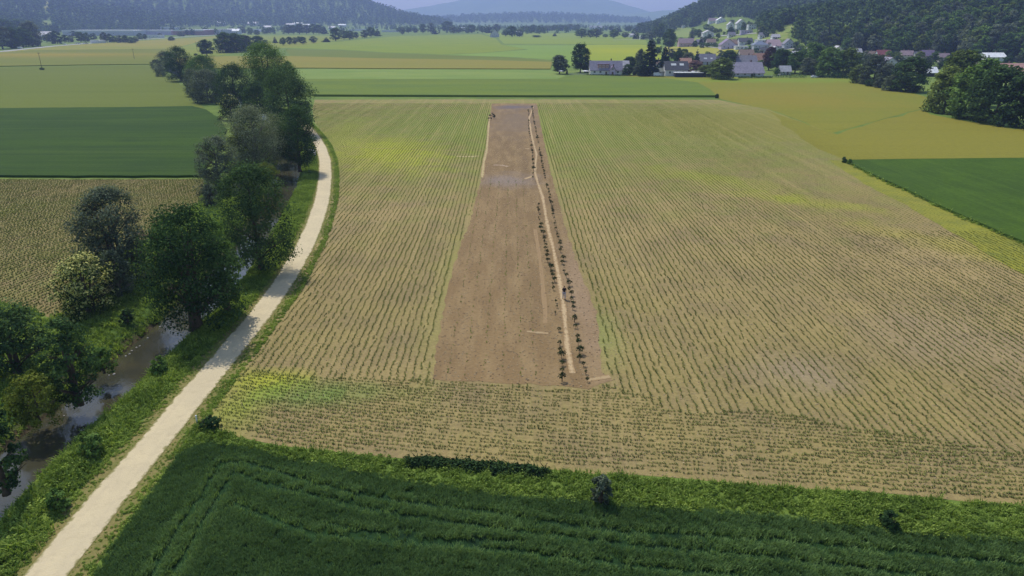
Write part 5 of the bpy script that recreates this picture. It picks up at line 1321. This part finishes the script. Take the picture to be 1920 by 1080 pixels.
house('brown-roofed house on the upper meadow', 1329, 1344, 44, 39, 34, 'white', 'rosy', 'x', 2)
house('white-roofed house on the upper meadow beside the brown roof', 1344, 1361, 43, 38, 32, 'white', 'white', 'y', 2)
house('tiny white balcony house in the dark conifers', 1279, 1291, 52, 48, 45, 'white', 'white', 'flat', 2, 1, chim=0, depth=5)
for f in [('pale house with a lilac roof right of the pink-walled house', 1306, 1318, 84, 79, 74, 'white', 'lilac', 'x'), ('house with a brown roof over the hedge above the yellow meadow', 1326, 1342, 84, 79, 73, 'cream', 'brown', 'x'),
 ('grey-roofed house half hidden below the chalet', 1366, 1379, 70, 65, 60, 'white', 'grey', 'x'), ('white gabled house left of the chalet', 1364, 1376, 54, 47, 41, 'white', 'pale', 'y'), ('white house with a grey roof above the road bend', 1424, 1438, 72, 66, 61, 'white', 'grey', 'x'),
 ('small cream house right of the white villa', 1424, 1434, 58, 53, 48, 'cream', 'rosy', 'y'), ('pale house at the foot of the small steep green meadow', 1448, 1462, 74, 69, 64, 'white', 'pale', 'x'), ('white house with a dark roof below the rosy-roofed one', 1426, 1442, 100, 94, 89, 'white', 'dark', 'x'),
 ('cream house with an orange roof left of the pale-roofed bungalow', 1466, 1484, 108, 102, 96, 'cream', 'orange', 'x'), ('white house with a pale roof left of the cream gabled roof', 1536, 1556, 108, 101, 93, 'white', 'pale', 'x'), ('brown-roofed house right of the cream gabled roof', 1624, 1642, 110, 103, 96, 'cream', 'brown', 'x'),
 ('grey-roofed house between the two-chimney house and the dull red roof', 1716, 1732, 112, 105, 97, 'white', 'grey', 'x'), ('rosy-roofed house at the wood edge right of the dull red roof', 1762, 1780, 116, 108, 100, 'cream', 'rosy', 'x'), ('white house with an orange roof above the right tree mass', 1794, 1814, 118, 109, 101, 'white', 'orange', 'x'),
 ('orange-roofed house left of the two-skylight roof', 1276, 1296, 124, 117, 109, 'cream', 'orange', 'x'), ('small white house behind the tall spruces', 1226, 1240, 126, 119, 112, 'white', 'brown', 'x')]: house(*f, win=3)
far_h = [('dark-gabled farmhouse alone at the far meadow edge', 919, 936, 70, 63, 55, 'greywall', 'dark', 'y'), ('white-roofed farm building right of the dark-gabled farmhouse', 968, 978, 68, 63, 58, 'greywall', 'white', 'x'),
 ('pale house among the valley trees left of the conifer clump', 1180, 1192, 70, 66, 63, 'white', 'pale', 'x'), ('white house by the bright valley road', 1200, 1209, 74, 70, 67, 'white', 'white', 'x'), ('long white building in the far valley trees', 1105, 1140, 54, 50, 47, 'white', 'pale', 'x'),
 ('white church-like building at the valley end', 1120, 1126, 46, 42, 40, 'white', 'white', 'y'), ('pale barn in the far valley between tree rows', 862, 872, 58, 53, 50, 'cream', 'white', 'x')]
for f in far_h: house(*f, win=2, chim=0, door=False, hmax=5, winside=False)
fac = [('white hall among trees left of the dense dark row', 470, 486, 60, 55, 52, 'white', 'white', 'flat', 2), ('pale farm building under the left end of the big hill', 494, 508, 56, 51, 48, 'cream', 'pale', 'x', 2), ('white roof behind the dense dark row', 566, 580, 52, 48, 45, 'white', 'white', 'x', 2),
 ('pale barn right of the dense dark row', 616, 628, 56, 52, 49, 'white', 'pale', 'x', 2), ('greenhouse-like pale building in the far valley', 654, 690, 58, 55, 52, 'white', 'white', 'flat', 3), ('long pale sheds in the loose far row', 716, 746, 60, 57, 54, 'white', 'pale', 'flat', 3),
 ('pale roof left of the reddish factory in the foothill trees', 306, 322, 44, 40, 37, 'white', 'pale', 'x', 2), ('white house in the foothill wood above the lilac-walled hall', 254, 264, 40, 36, 33, 'white', 'pale', 'y', 2), ('white building above the bright arched roof', 404, 420, 48, 43, 40, 'white', 'white', 'x', 2), ('pale row of houses beneath the big hill', 464, 484, 48, 44, 41, 'white', 'pale', 'x', 3),
 ('pale-roofed house behind the first trees of the left road', 67, 93, 75, 66, 59, 'greywall', 'pale', 'x', 2), ('long factory hall with a bright roof edge on the left', 118, 252, 67, 56, 52.5, 'greywall', 'white', 'flat', 9),
 ('lilac-walled factory hall right of the longest one', 252, 322, 66, 57, 54, 'lilacwall', 'pale', 'flat', 6), ('blue-grey low hall behind the factories', 296, 332, 58, 48, 44, 'greywall', 'blue', 'flat', 3),
 ('reddish factory hall with a dark window band', 326, 382, 66, 50, 46.5, 'reddishwall', 'white', 'flat', 6), ('grey hall end right of the reddish factory', 368, 414, 65, 54, 49, 'greywall', 'grey', 'flat', 4),
 ('bright white arched roof behind the far meadow clump', 425, 448, 64, 58, 54, 'white', 'white', 'x', 2), ('pale building with a white end on the left foothill', 372, 400, 42, 36, 32, 'cream', 'pale', 'flat', 3),
 ('small white depot at the left road', 170, 186, 81, 76, 73, 'white', 'white', 'flat', 2), ('low white sheds behind the road trees', 276, 300, 71, 66, 64, 'white', 'pale', 'flat', 3),
 ('white shed roofs beside the grey hall end', 412, 424, 63, 56, 53, 'white', 'pale', 'flat', 2), ('far white roof in the trees beneath the big hill', 548, 566, 47, 44, 42, 'white', 'white', 'x', 2),
 ('second far roof row beneath the big hill', 536, 552, 50, 46, 44, 'white', 'pale', 'x', 2), ('far pale roof at the foot of the big hill', 634, 648, 50, 47, 45, 'white', 'white', 'x', 2), ('bluish far hall on the left foothill', 438, 462, 42, 36, 32, 'greywall', 'pale', 'flat', 2)]
for f in fac:
    big_ = f[2] - f[1] > 40
    rt_, Wd_, D_, hw2, hr2 = house(*f, chim=0, door=False, depth=75 if big_ else 20, hmax=11, winside=False, cat='factory hall' if big_ else 'building', name='factory_hall' if big_ else 'building')
    if f[8] == 'flat': MB().box(-Wd_ / 2 - .25, Wd_ / 2 + .25, -.32, -.06, hw2 - 2.0, hw2 + .8).build('fascia', M['w_white'], rt_)

nsh = 0
HS_ = [o for o in COL.objects if o.get('category') in ('house', 'shed', 'cabin', 'garage')]
for x_, y_, z_, p_ in VSH:
    if min(math.hypot(o.location.x - x_, (o.location.y + 5 - y_)) for o in HS_) < 9.5 + (y_ > 700) * 2: continue
    tall_ = rnd.random() < .45; nsh += 1
    tree_world(('leafy garden tree' if tall_ else 'low garden shrub') + ' between the houses ' + ('of the upper village' if y_ > 640 else 'of the front village rows' if p_ < 1500 else 'below the hillside wood'), (x_, y_, z_), rnd.uniform(6, 11) if tall_ else rnd.uniform(2.5, 4.5), rnd.uniform(5, 8) if tall_ else rnd.uniform(3, 6),
               rnd.choice(['alder', 'green', 'grey', 'olive', 'alder']), 'bush' if not tall_ else rnd.choice(['egg', 'round', 'bush']), 'garden growth between the village houses', lod=2)
print('shrubs', nsh)
# ------------------------------------------------------------------ hedges, fences at the village edge
def hedge(label, pts, h_, wd):
    L = resample([att(*p)[:2] for p in pts], 0.5); n = len(L); r = np.random.RandomState(n)
    m = n * 26; i = r.randint(0, n, m); P = np.stack([L[i, 0] + r.normal(0, wd * .3, m), L[i, 1] + r.normal(0, wd * .3, m), h_ * r.uniform(0.02, 1, m) ** .8], 1); P[:, 2] += hgt(P[:, 0], P[:, 1])
    V, F = leaves(P, r.normal(size=(m, 3)) + np.array([0, -.3, .6]), .42, r)
    me = np_mesh('hedge', V, F, {'tint': np.repeat(np.clip(r.normal(.35, .25, m), 0, 1), 4)}); tag(link('hedge', me, M['leaf_alder']), label, 'hedge')
hedge('dark clipped hedge along the field in front of the bluish tree', [(1450, 145.5), (1500, 146.5), (1512, 147)], 2.6, 1.2)
hedge('low dark hedge below the two bright-topped trees', [(1530, 146), (1575, 147.5), (1600, 148)], 1.6, 1.0)
hedge('low hedge in front of the steep grey roof', [(1384, 147), (1448, 146.5)], 1.1, .8)
hedge('low hedge in front of the white farmhouse', [(1100, 142.5), (1176, 142.5)], .9, .8)
hedge('thin hedge along the road above the yellow meadow', [(1312, 85), (1335, 88), (1352, 90)], 3.5, 2)
M['fence'] = plain('pale_fence_wood', (.5, .48, .44), .8, .1)
def fence(label, a, b, h_=1.2, mat='fence'):
    pa, pb = Vector(att(*a)), Vector(att(*b)); L = (pb - pa).length; rt = empty('garden_fence', pa, math.atan2(pb.y - pa.y, pb.x - pa.x)); tag(rt, label, 'fence')
    n = int(L / 2.4); pm = MB().box(-.06, .06, -.06, .06, 0, h_ + .1).mesh('post'); pm.materials.append(M[mat])
    for i in range(n + 1): link('post', pm, None, rt, (L * i / n, 0, 0))
    for zz in (.3, .65, 1.0):
        if zz < h_: MB().box(0, L, -.09, -.062, zz, zz + .14).build('rail', M[mat], rt)
fence('pale rail fence below the hip of the big round tree', (1332, 147), (1350, 147.5)); fence('pale rail fence between the grey barn roof and the dark hedge', (1434, 145), (1450, 145.3)); fence('pale rail fence left of the white farmhouse', (1068, 141), (1100, 141.5))

# ------------------------------------------------------------------ cars
M['car_white'] = plain('car_paint_white', (.78, .78, .78), .3, .02, spec=.5); M['car_dark'] = plain('car_paint_dark', (.04, .045, .06), .3, .02, spec=.5); M['car_silver'] = plain('car_paint_silver', (.45, .46, .48), .3, .02, spec=.5)
M['tyre'] = plain('tyre_rubber', (.02, .02, .02), .8, .05); M['rim'] = plain('wheel_rim', (.5, .5, .5), .3, .05, metal=.8); M['lamp'] = plain('lamp_glass', (.7, .7, .65), .1, .02); M['redlamp'] = plain('rear_lamp_glass', (.35, .02, .02), .2, .02)
def lathe_wheel(r_, w_, n=14):
    b = MB(); V = []; F = []
    for x_, q in ((-w_ / 2, r_ * .6), (-w_ / 2, r_ * .94), (-w_ / 4, r_), (w_ / 4, r_), (w_ / 2, r_ * .94), (w_ / 2, r_ * .6)):
        for k in range(n): V.append((x_, q * math.cos(2 * math.pi * k / n), q * math.sin(2 * math.pi * k / n)))
    for i in range(5):
        for k in range(n): F.append((i * n + k, i * n + (k + 1) % n, (i + 1) * n + (k + 1) % n, (i + 1) * n + k))
    return b.add(V, F)
CAR = {}
def car_meshes(kind):
    if kind in CAR: return CAR[kind]
    if kind == 'van': pr = [(-2.5, .35), (-2.55, 1.0), (-2.5, 2.15), (-2.3, 2.3), (1.1, 2.3), (1.7, 1.45), (2.4, 1.15), (2.55, .8), (2.5, .35)]; gl = [(0.55, 1.45), (.55, 2.1), (1.08, 2.12), (1.62, 1.45)]; hw = .98
    else: pr = [(-2.1, .35), (-2.2, .6), (-2.15, .95), (-1.9, 1.0), (-1.45, 1.42), (-.9, 1.5), (.2, 1.48), (.95, 1.0), (1.9, .85), (2.15, .65), (2.15, .35)]; gl = [(-1.62, 1.02), (-1.3, 1.36), (-.85, 1.44), (.15, 1.42), (.8, 1.02)]; hw = .88
    def extr(P, w0, w1, zc):
        b = MB(); n = len(P); V = []
        for s_, wf in ((-1, 1), (1, 1)):
            for (x, z) in P: V.append((x, s_ * (w0 if z < zc else w1), z))
        F = [tuple(range(n))[::-1], tuple(range(n, 2 * n))] + [(i, (i + 1) % n, (i + 1) % n + n, i + n) for i in range(n)]
        return b.add(V, F)
    bm_ = extr(pr, hw, hw * .84, 1.05 if kind != 'van' else 1.6).mesh('body'); g = extr([(x, z) for x, z in gl], hw * .93 + .02, hw * .86 + .015, 1.2 if kind != 'van' else 1.8).mesh('side_glass')
    CAR[kind] = (bm_, g, hw); return CAR[kind]
tyre_me = lathe_wheel(.33, .22).mesh('tyre', True); tyre_me.materials.append(M['tyre'])
rim_me = MB().add([(x_, q * math.cos(k * .628), q * math.sin(k * .628)) for x_, q in ((-.09, .21), (.09, .21)) for k in range(10)], [tuple(range(9, -1, -1)), tuple(range(10, 20))] + [(k, (k + 1) % 10, (k + 1) % 10 + 10, k + 10) for k in range(10)]).mesh('rim'); rim_me.materials.append(M['rim'])
hl_me = MB().box(-.04, .04, -.16, .16, -.07, .07).mesh('headlight'); hl_me.materials.append(M['lamp']); rl_me = MB().box(-.04, .04, -.14, .14, -.09, .09).mesh('tail_light'); rl_me.materials.append(M['redlamp'])
def car(label, p, rz, paint, kind='car', group=None, cat=None):
    root = empty('delivery_van' if kind == 'van' else 'parked_car', p, rz); tag(root, label, cat or ('van' if kind == 'van' else 'car'), group)
    b, g, hw = car_meshes(kind)
    b2 = b.copy() if b.materials else b
    b2.materials.clear(); b2.materials.append(M[paint]); link('body', b2, None, root)
    if not g.materials: g.materials.append(M['glass'])
    link('side_glass', g, None, root)
    if kind != 'van':
        MB().add([(.25, -.68, 1.44), (.25, .68, 1.44), (.93, .76, 1.03), (.93, -.76, 1.03)], [(0, 3, 2, 1)]).build('windscreen', M['glass'], root, (.03, 0, .02))
        MB().add([(-1.47, -.66, 1.42), (-1.47, .66, 1.42), (-1.88, .74, 1.03), (-1.88, -.74, 1.03)], [(0, 1, 2, 3)]).build('rear_window', M['glass'], root, (-.03, 0, .02))
    else: MB().add([(1.1, -.78, 2.2), (1.1, .78, 2.2), (1.66, .86, 1.48), (1.66, -.86, 1.48)], [(0, 3, 2, 1)]).build('windscreen', M['glass'], root, (.03, 0, .02))
    for sx in (-1.35, 1.35):
        for sy in (-1, 1):
            w_ = link('wheel', tyre_me, None, root, (sx, sy * (hw - .1), .33), math.pi / 2); link('rim', rim_me, None, w_)
    for sy in (-.6, .6): link('headlight', hl_me, None, root, (2.14 if kind != 'van' else 2.52, sy, .68)); link('tail_light', rl_me, None, root, (-2.19 if kind != 'van' else -2.53, sy, .8))
    return root
q = at(590, 291); car('white car standing half under the ash tree at the left edge of the gravel path', (q[0] - .6, q[1], .03), rad(104), 'car_white')
q = at(38, 91.5); car('white van driving on the left road before the dark trees', (q[0], q[1], .12), rad(10), 'car_white', 'van')
for i, (px, py, pc) in enumerate([(122, 84, 'car_white'), (143, 82, 'car_white'), (149, 82.5, 'car_silver'), (158, 82.2, 'car_white'), (163, 82, 'car_dark'), (190, 79.5, 'car_silver'), (276, 73.5, 'car_white'), (282, 73, 'car_silver')]):
    q = at(px, py); car(['white', 'silver', 'dark'][['car_white', 'car_silver', 'car_dark'].index(pc)] + ' car by the far left road', (q[0], q[1], .13), rad(12 + 70 * (i % 2)), pc, group='cars by the far left road')
for lb, px, py, pc, a, kd in [('white car at the field edge right of the white farmhouse hedge', 1213, 142, 'car_white', 0, 'car'), ('white van parked before the small garden cabin', 1232, 143, 'car_white', 5, 'van'), ('silver car beside the van at the garden cabin', 1224, 142, 'car_silver', 0, 'car'),
                          ('white car in the yard at the right end of the low hedge', 1527, 146, 'car_white', 8, 'car'), ('dark car next to the yard car under the green tree', 1540, 146.2, 'car_dark', 8, 'car'), ('white car at the left end of the village road', 1299, 87, 'car_white', 15, 'car')]:
    q = att(px, py); car(lb, q, rad(a), pc, kd)
# parasols in the farmhouse garden
def parasol(label, px, py, rad_=1.8):
    q = att(px, py); root = empty('parasol', q); tag(root, label, 'parasol'); n = 8
    MB().tube([(0, 0, 0), (0, 0, 2.5)], [.04, .03], 6).build('pole', M['fence'], root)
    V = [(0, 0, 2.75)] + [(rad_ * math.cos(k * .785), rad_ * math.sin(k * .785), 2.25) for k in range(n)] + [(0, 0, 2.70)] + [(rad_ * math.cos(k * .785), rad_ * math.sin(k * .785), 2.2) for k in range(n)]
    F = [(0, 1 + k, 1 + (k + 1) % n) for k in range(n)] + [(9, 10 + (k + 1) % n, 10 + k) for k in range(n)] + [(1 + k, 10 + k, 10 + (k + 1) % n, 1 + (k + 1) % n) for k in range(n)]
    MB().add(V, F).build('canopy', M['car_white'], root)
parasol('large white parasol right of the isolated pine in the farmhouse garden', 1097, 140, 3.0); parasol('small white parasol under the two-tipped bush', 1052, 140, 1.8); parasol('white parasol at the foot of the tallest spruce', 1212, 139, 1.6)

# ------------------------------------------------------------------ utility poles
M['pole'] = plain('pole_wood', (.10, .08, .06), .9, .2); M['insul'] = plain('insulator', (.3, .25, .2), .3)
def upole(label, px, py, top, bushy=False):
    p = at(px, py); H = height_px(p, top); root = empty('utility_pole', p, rad(20)); tag(root, label, 'utility pole', 'wooden poles in the left meadows')
    MB().tube([(0, 0, -.2), (0, 0, H)], [.17, .11], 8).build('post', M['pole'], root, smooth=True)
    ca = MB().box(-.9, .9, .09, .2, H - .55, H - .40).build('crossarm', M['pole'], root)
    for x_ in (-.8, 0, .8): MB().tube([(x_, .145, H - .4), (x_, .145, H - .18)], [.05, .06], 6).build('insulator', M['insul'], ca)
upole('wooden pole standing in the light meadow at the far left', 79, 130, 98.5); upole('wooden pole in the middle of the left fields', 252, 111, 91); upole('wooden pole before the far meadow clump', 370, 97, 78)
tree('small dark scrub round the foot of the left wooden pole', 79, 131, 126.5, 8, 'alder', 'bush', None, lod=2)
MB().box(-.05, .05, -.05, .05, 0, .75).box(-.055, .055, -.055, .055, .752, .8).build('marker_post', M['car_white'], None, (*at(370, 794)[:2], 0))
tag(bpy.data.objects['marker_post'], 'small white marker post left of the dark bush beside the path', 'post')

# stones at the water
M['stone'] = plain('pale_stone', (.42, .39, .34), .8, .2, 2)
def stone_me(seed, r_=.22):
    bm = bmesh.new(); bmesh.ops.create_icosphere(bm, subdivisions=2, radius=r_); rr = random.Random(seed)
    k = [rr.uniform(.5, 2) for _ in range(3)]
    for v in bm.verts: v.co *= 1 + .2 * math.sin(v.co.x * 9 * k[0] + seed) * math.cos(v.co.y * 11 * k[1]); v.co.z *= .6; v.co.x *= 1.3
    me = bpy.data.meshes.new('stone'); bm.to_mesh(me); bm.free(); me.shade_smooth(); me.materials.append(M['stone']); return me
SM = [stone_me(i) for i in range(3)]
for i, (px, py) in enumerate([(277, 634), (262, 649), (256, 652), (247, 658), (243, 664), (236, 668), (205, 704), (214, 702), (300, 613), (120, 780), (152, 808), (160, 806), (166, 804)]):
    s_ = at(px, py, WATER_Z); dC = RC[np.argmin(np.hypot(*(RC - np.array(s_[:2])).T))]
    v = np.array(s_[:2]) - dC; L = np.linalg.norm(v); v = v / max(L, .01) * min(max(L, 0), 2.55)
    o = link('stone', SM[i % 3], None, None, (dC[0] + v[0], dC[1] + v[1], WATER_Z + .03), i * 1.1); o.scale = [rnd.uniform(.3, .6)] * 3
    tag(o, 'pale stone lying in the shallow water of the river', 'stone', 'stones in the river')

# ------------------------------------------------------------------ saplings in two rows on the bare strip
M['sapling_leaf'] = leaf_mat('sapling_leaf', (0.016, 0.030, 0.012), (0.055, 0.085, 0.028), 0.2); M['stake'] = plain('stake_wood', (.16, .11, .07), .9, .1)
SAP = []
for s_ in range(5):
    v, f, t = leafball(int(60 + 20 * s_), .22 + .04 * s_, .34, .13, 300 + s_, .38 + .03 * s_, .3)
    me = np_mesh('foliage', v, f, {'tint': t}); me.materials.append(M['sapling_leaf'])
    st = MB().tube([(0, 0, 0), (.02, .01, .3), (.0, 0, .62)], [.022, .018, .01], 5).mesh('stem', True); st.materials.append(M['bark'])
    sk = MB().tube([(.09, .02, -.05), (.1, .02, .85)], [.022, .02], 5).mesh('stake'); sk.materials.append(M['stake'])
    SAP.append((me, st, sk))
def sapling(p, k, s_, rz, label, group):
    root = empty('sapling', p, rz); root.scale = (s_, s_, s_); tag(root, label, 'sapling', group)
    me, st, sk = SAP[k]; link('foliage', me, None, root); link('stem', st, None, root)
    if k % 2 == 0: link('stake', sk, None, root)
lrow = [(1054, 716), (1052, 695), (1050, 670), (1048, 640), (1045, 612), (1043, 590), (1041, 560), (1037, 525), (1030, 500), (1025, 478), (1021, 455), (1014, 432), (1011, 408), (1009, 385)]
lrow2 = [(1000, 335), (999, 312), (998, 290), (996, 270), (993, 250), (991, 232), (992, 215), (990, 204)]
rrow = [(1098, 716), (1092, 690), (1086, 665), (1083, 640), (1079, 612), (1074, 590), (1073, 570), (1068, 545), (1060, 520), (1056, 500), (1053, 480), (1050, 460), (1043, 438), (1040, 420), (1037, 400), (1032, 378), (1028, 360), (1021, 335), (1018, 315), (1013, 290), (1009, 268), (1006, 250), (1002, 232), (999, 215), (998, 203)]
ns = 0
for row, lb, gp, st in ((lrow, 'dark leafy sapling in the left row beside the footpath, well beyond the near end', 'saplings in the left row', 1.5), (lrow2, 'small sapling at the far end of the left row', 'saplings at the far end of the left row', 2.4), (rrow, 'dark leafy sapling in the right row beside the footpath, well beyond the near end', 'saplings in the right row', 1.55)):
    L = resample([at(*p)[:2] for p in row], .25); i = 0.0; acc = 0
    short = lb.split(' beside')[0] if 'beside' in lb else lb
    while i < len(L):
        q = L[int(i)]; yy = q[1]
        if rnd.random() > 0.13:
            big = rnd.random()
            sapling((q[0] + rnd.uniform(-.16, .16), yy + rnd.uniform(-.2, .2), .03), rnd.randrange(5), (0.6 + .65 * big * big + (.15 if yy < 75 else 0)) * (1 if yy < 120 else 1.12), rnd.uniform(0, 6), (lb if acc >= 20 or 'far end' in lb else short.replace('dark leafy sapling', ORD[acc] + ' dark leafy sapling from the camera').replace('in the', 'in the')), gp); ns += 1; acc += 1
        i += st * rnd.uniform(.75, 1.4) / .25 * (1 if yy < 120 else 1.35)
print('saplings', ns)
for i, (px, py) in enumerate([(923, 217), (925.5, 219), (927.5, 221.5), (926, 223.5), (919, 221), (921, 225.5), (916.5, 226)]):
    sapling((*at(px, py)[:2], .03), i % 5, 1.5, i, 'dark young shrub in the small cluster at the far left corner of the bare strip', 'shrub cluster on the bare strip')

# ------------------------------------------------------------------ person on the footpath
def skin_obj(name, verts, edges, radii, mat, parent, sub=2, root_i=0):
    me = bpy.data.meshes.new(name); me.from_pydata(verts, edges, []); o = link(name, me, mat, parent)
    o.modifiers.new('skin', 'SKIN'); 
    for i, v in enumerate(me.skin_vertices[0].data): v.radius = (radii[i], radii[i]) if not isinstance(radii[i], tuple) else radii[i]; v.use_root = i == root_i
    sb = o.modifiers.new('sub', 'SUBSURF'); sb.levels = sub; sb.render_levels = sub
    return o
M['skin'] = plain('skin', (.45, .28, .20), .6, .05); M['shirt'] = plain('dark_shirt', (.022, .018, .020), .9, .1); M['jeans'] = plain('pale_jeans', (.34, .35, .42), .9, .1); M['hair'] = plain('dark_hair', (.02, .014, .01), .7, .1); M['shoe'] = plain('shoe', (.05, .04, .04), .7)
pp = at(1057.5, 561.5); person = empty('person', (pp[0], pp[1], .04), rad(8)); tag(person, 'person in a dark top and pale trousers walking on the footpath between the sapling rows', 'person')
bv = [(0, 0, .95), (0, 0, 1.12), (0, .01, 1.33), (0, .01, 1.47), (0, 0, 1.54), (0, .01, 1.64), (0, .02, 1.72)]; br = [(.15, .11), (.14, .10), (.17, .11), (.07, .06), (.052, .052), (.085, .10), (.07, .08)]; be = [(i, i + 1) for i in range(6)]
def chain(st, pts, rs):
    p = st
    for q, r_ in zip(pts, rs): bv.append(q); br.append(r_); be.append((p, len(bv) - 1)); p = len(bv) - 1
    return p
for s_, stride in ((-1, .16), (1, -.14)):
    chain(0, [(s_ * .10, 0, .86), (s_ * .105, stride * .6 + .05, .50), (s_ * .105, stride * .9, .12), (s_ * .11, stride + .06, .045), (s_ * .115, stride + .19, .035)], [.095, .062, .045, .042, .032])
    hnd = chain(2, [(s_ * .19, .01, 1.42), (s_ * .25, -.02 - stride * .2, 1.15), (s_ * .27, .05 - stride * .9, .92), (s_ * .275, .07 - stride, .84)], [.055, .042, .032, (.022, .038)])
    hp = bv[hnd]
    for k in range(4): chain(hnd, [(hp[0] + s_ * .004, hp[1] - .03 + .02 * k, hp[2] - .05), (hp[0] - s_ * .01, hp[1] - .03 + .021 * k, hp[2] - .085 - .008 * (k in (1, 2)))], [.009, .0075])
    chain(hnd, [(hp[0] - s_ * .02, hp[1] + .045, hp[2] - .015), (hp[0] - s_ * .03, hp[1] + .055, hp[2] - .05)], [.01, .008])
skin_obj('body', bv, be, br, M['skin'], person)
skin_obj('dark_top', [(0, 0, .93), (0, 0, 1.12), (0, .01, 1.33), (0, .01, 1.45), (-.19, .01, 1.42), (-.245, -.04, 1.18), (.19, .01, 1.42), (.245, .02, 1.18)], [(0, 1), (1, 2), (2, 3), (2, 4), (4, 5), (2, 6), (6, 7)], [(.175, .135), (.165, .125), (.195, .13), .085, .075, .06, .075, .06], M['shirt'], person)
skin_obj('trousers', [(0, 0, .94), (-.105, 0, .85), (-.108, .146, .50), (-.108, .144, .11), (.105, 0, .85), (.108, -.03, .50), (.108, -.126, .11)], [(0, 1), (1, 2), (2, 3), (0, 4), (4, 5), (5, 6)], [(.165, .125), .11, .078, .062, .11, .078, .062], M['jeans'], person)
skin_obj('hair', [(0, -.02, 1.66), (0, -.01, 1.73), (0, .02, 1.765)], [(0, 1), (1, 2)], [(.09, .09), (.095, .10), (.05, .06)], M['hair'], person)
bm = bmesh.new()
for s_, stride in ((-1, .16), (1, -.14)):
    m4 = Matrix.Translation((s_ * .112, stride + .09, .04)) @ Matrix.Diagonal((.05, .15, .042, 1)); bmesh.ops.create_icosphere(bm, subdivisions=2, radius=1, matrix=m4)
me = bpy.data.meshes.new('shoes'); bm.to_mesh(me); bm.free(); link('shoes', me, M['shoe'], person)
for s_ in (-1, 1): MB().tube([(s_ * .032, .105, 1.655), (s_ * .032, .112, 1.655)], [.012, .008], 6).build('eye', M['hair'], person)

# ------------------------------------------------------------------ air
hz = bpy.data.materials.new('haze'); hz.use_nodes = True; t = hz.node_tree; t.nodes.clear()
o_ = t.nodes.new('ShaderNodeOutputMaterial'); pv = t.nodes.new('ShaderNodeVolumePrincipled')
pv.inputs['Color'].default_value = (*HAZE_COLOR, 1); pv.inputs['Density'].default_value = HAZE_DENSITY; pv.inputs['Anisotropy'].default_value = 0.2
t.links.new(pv.outputs[0], o_.inputs['Volume'])
hb = MB().box(-6600, 6600, -200, 13700, -6, 900).build('haze', hz); tag(hb, kind='stuff', label='blue summer haze filling the valley', cat='haze')
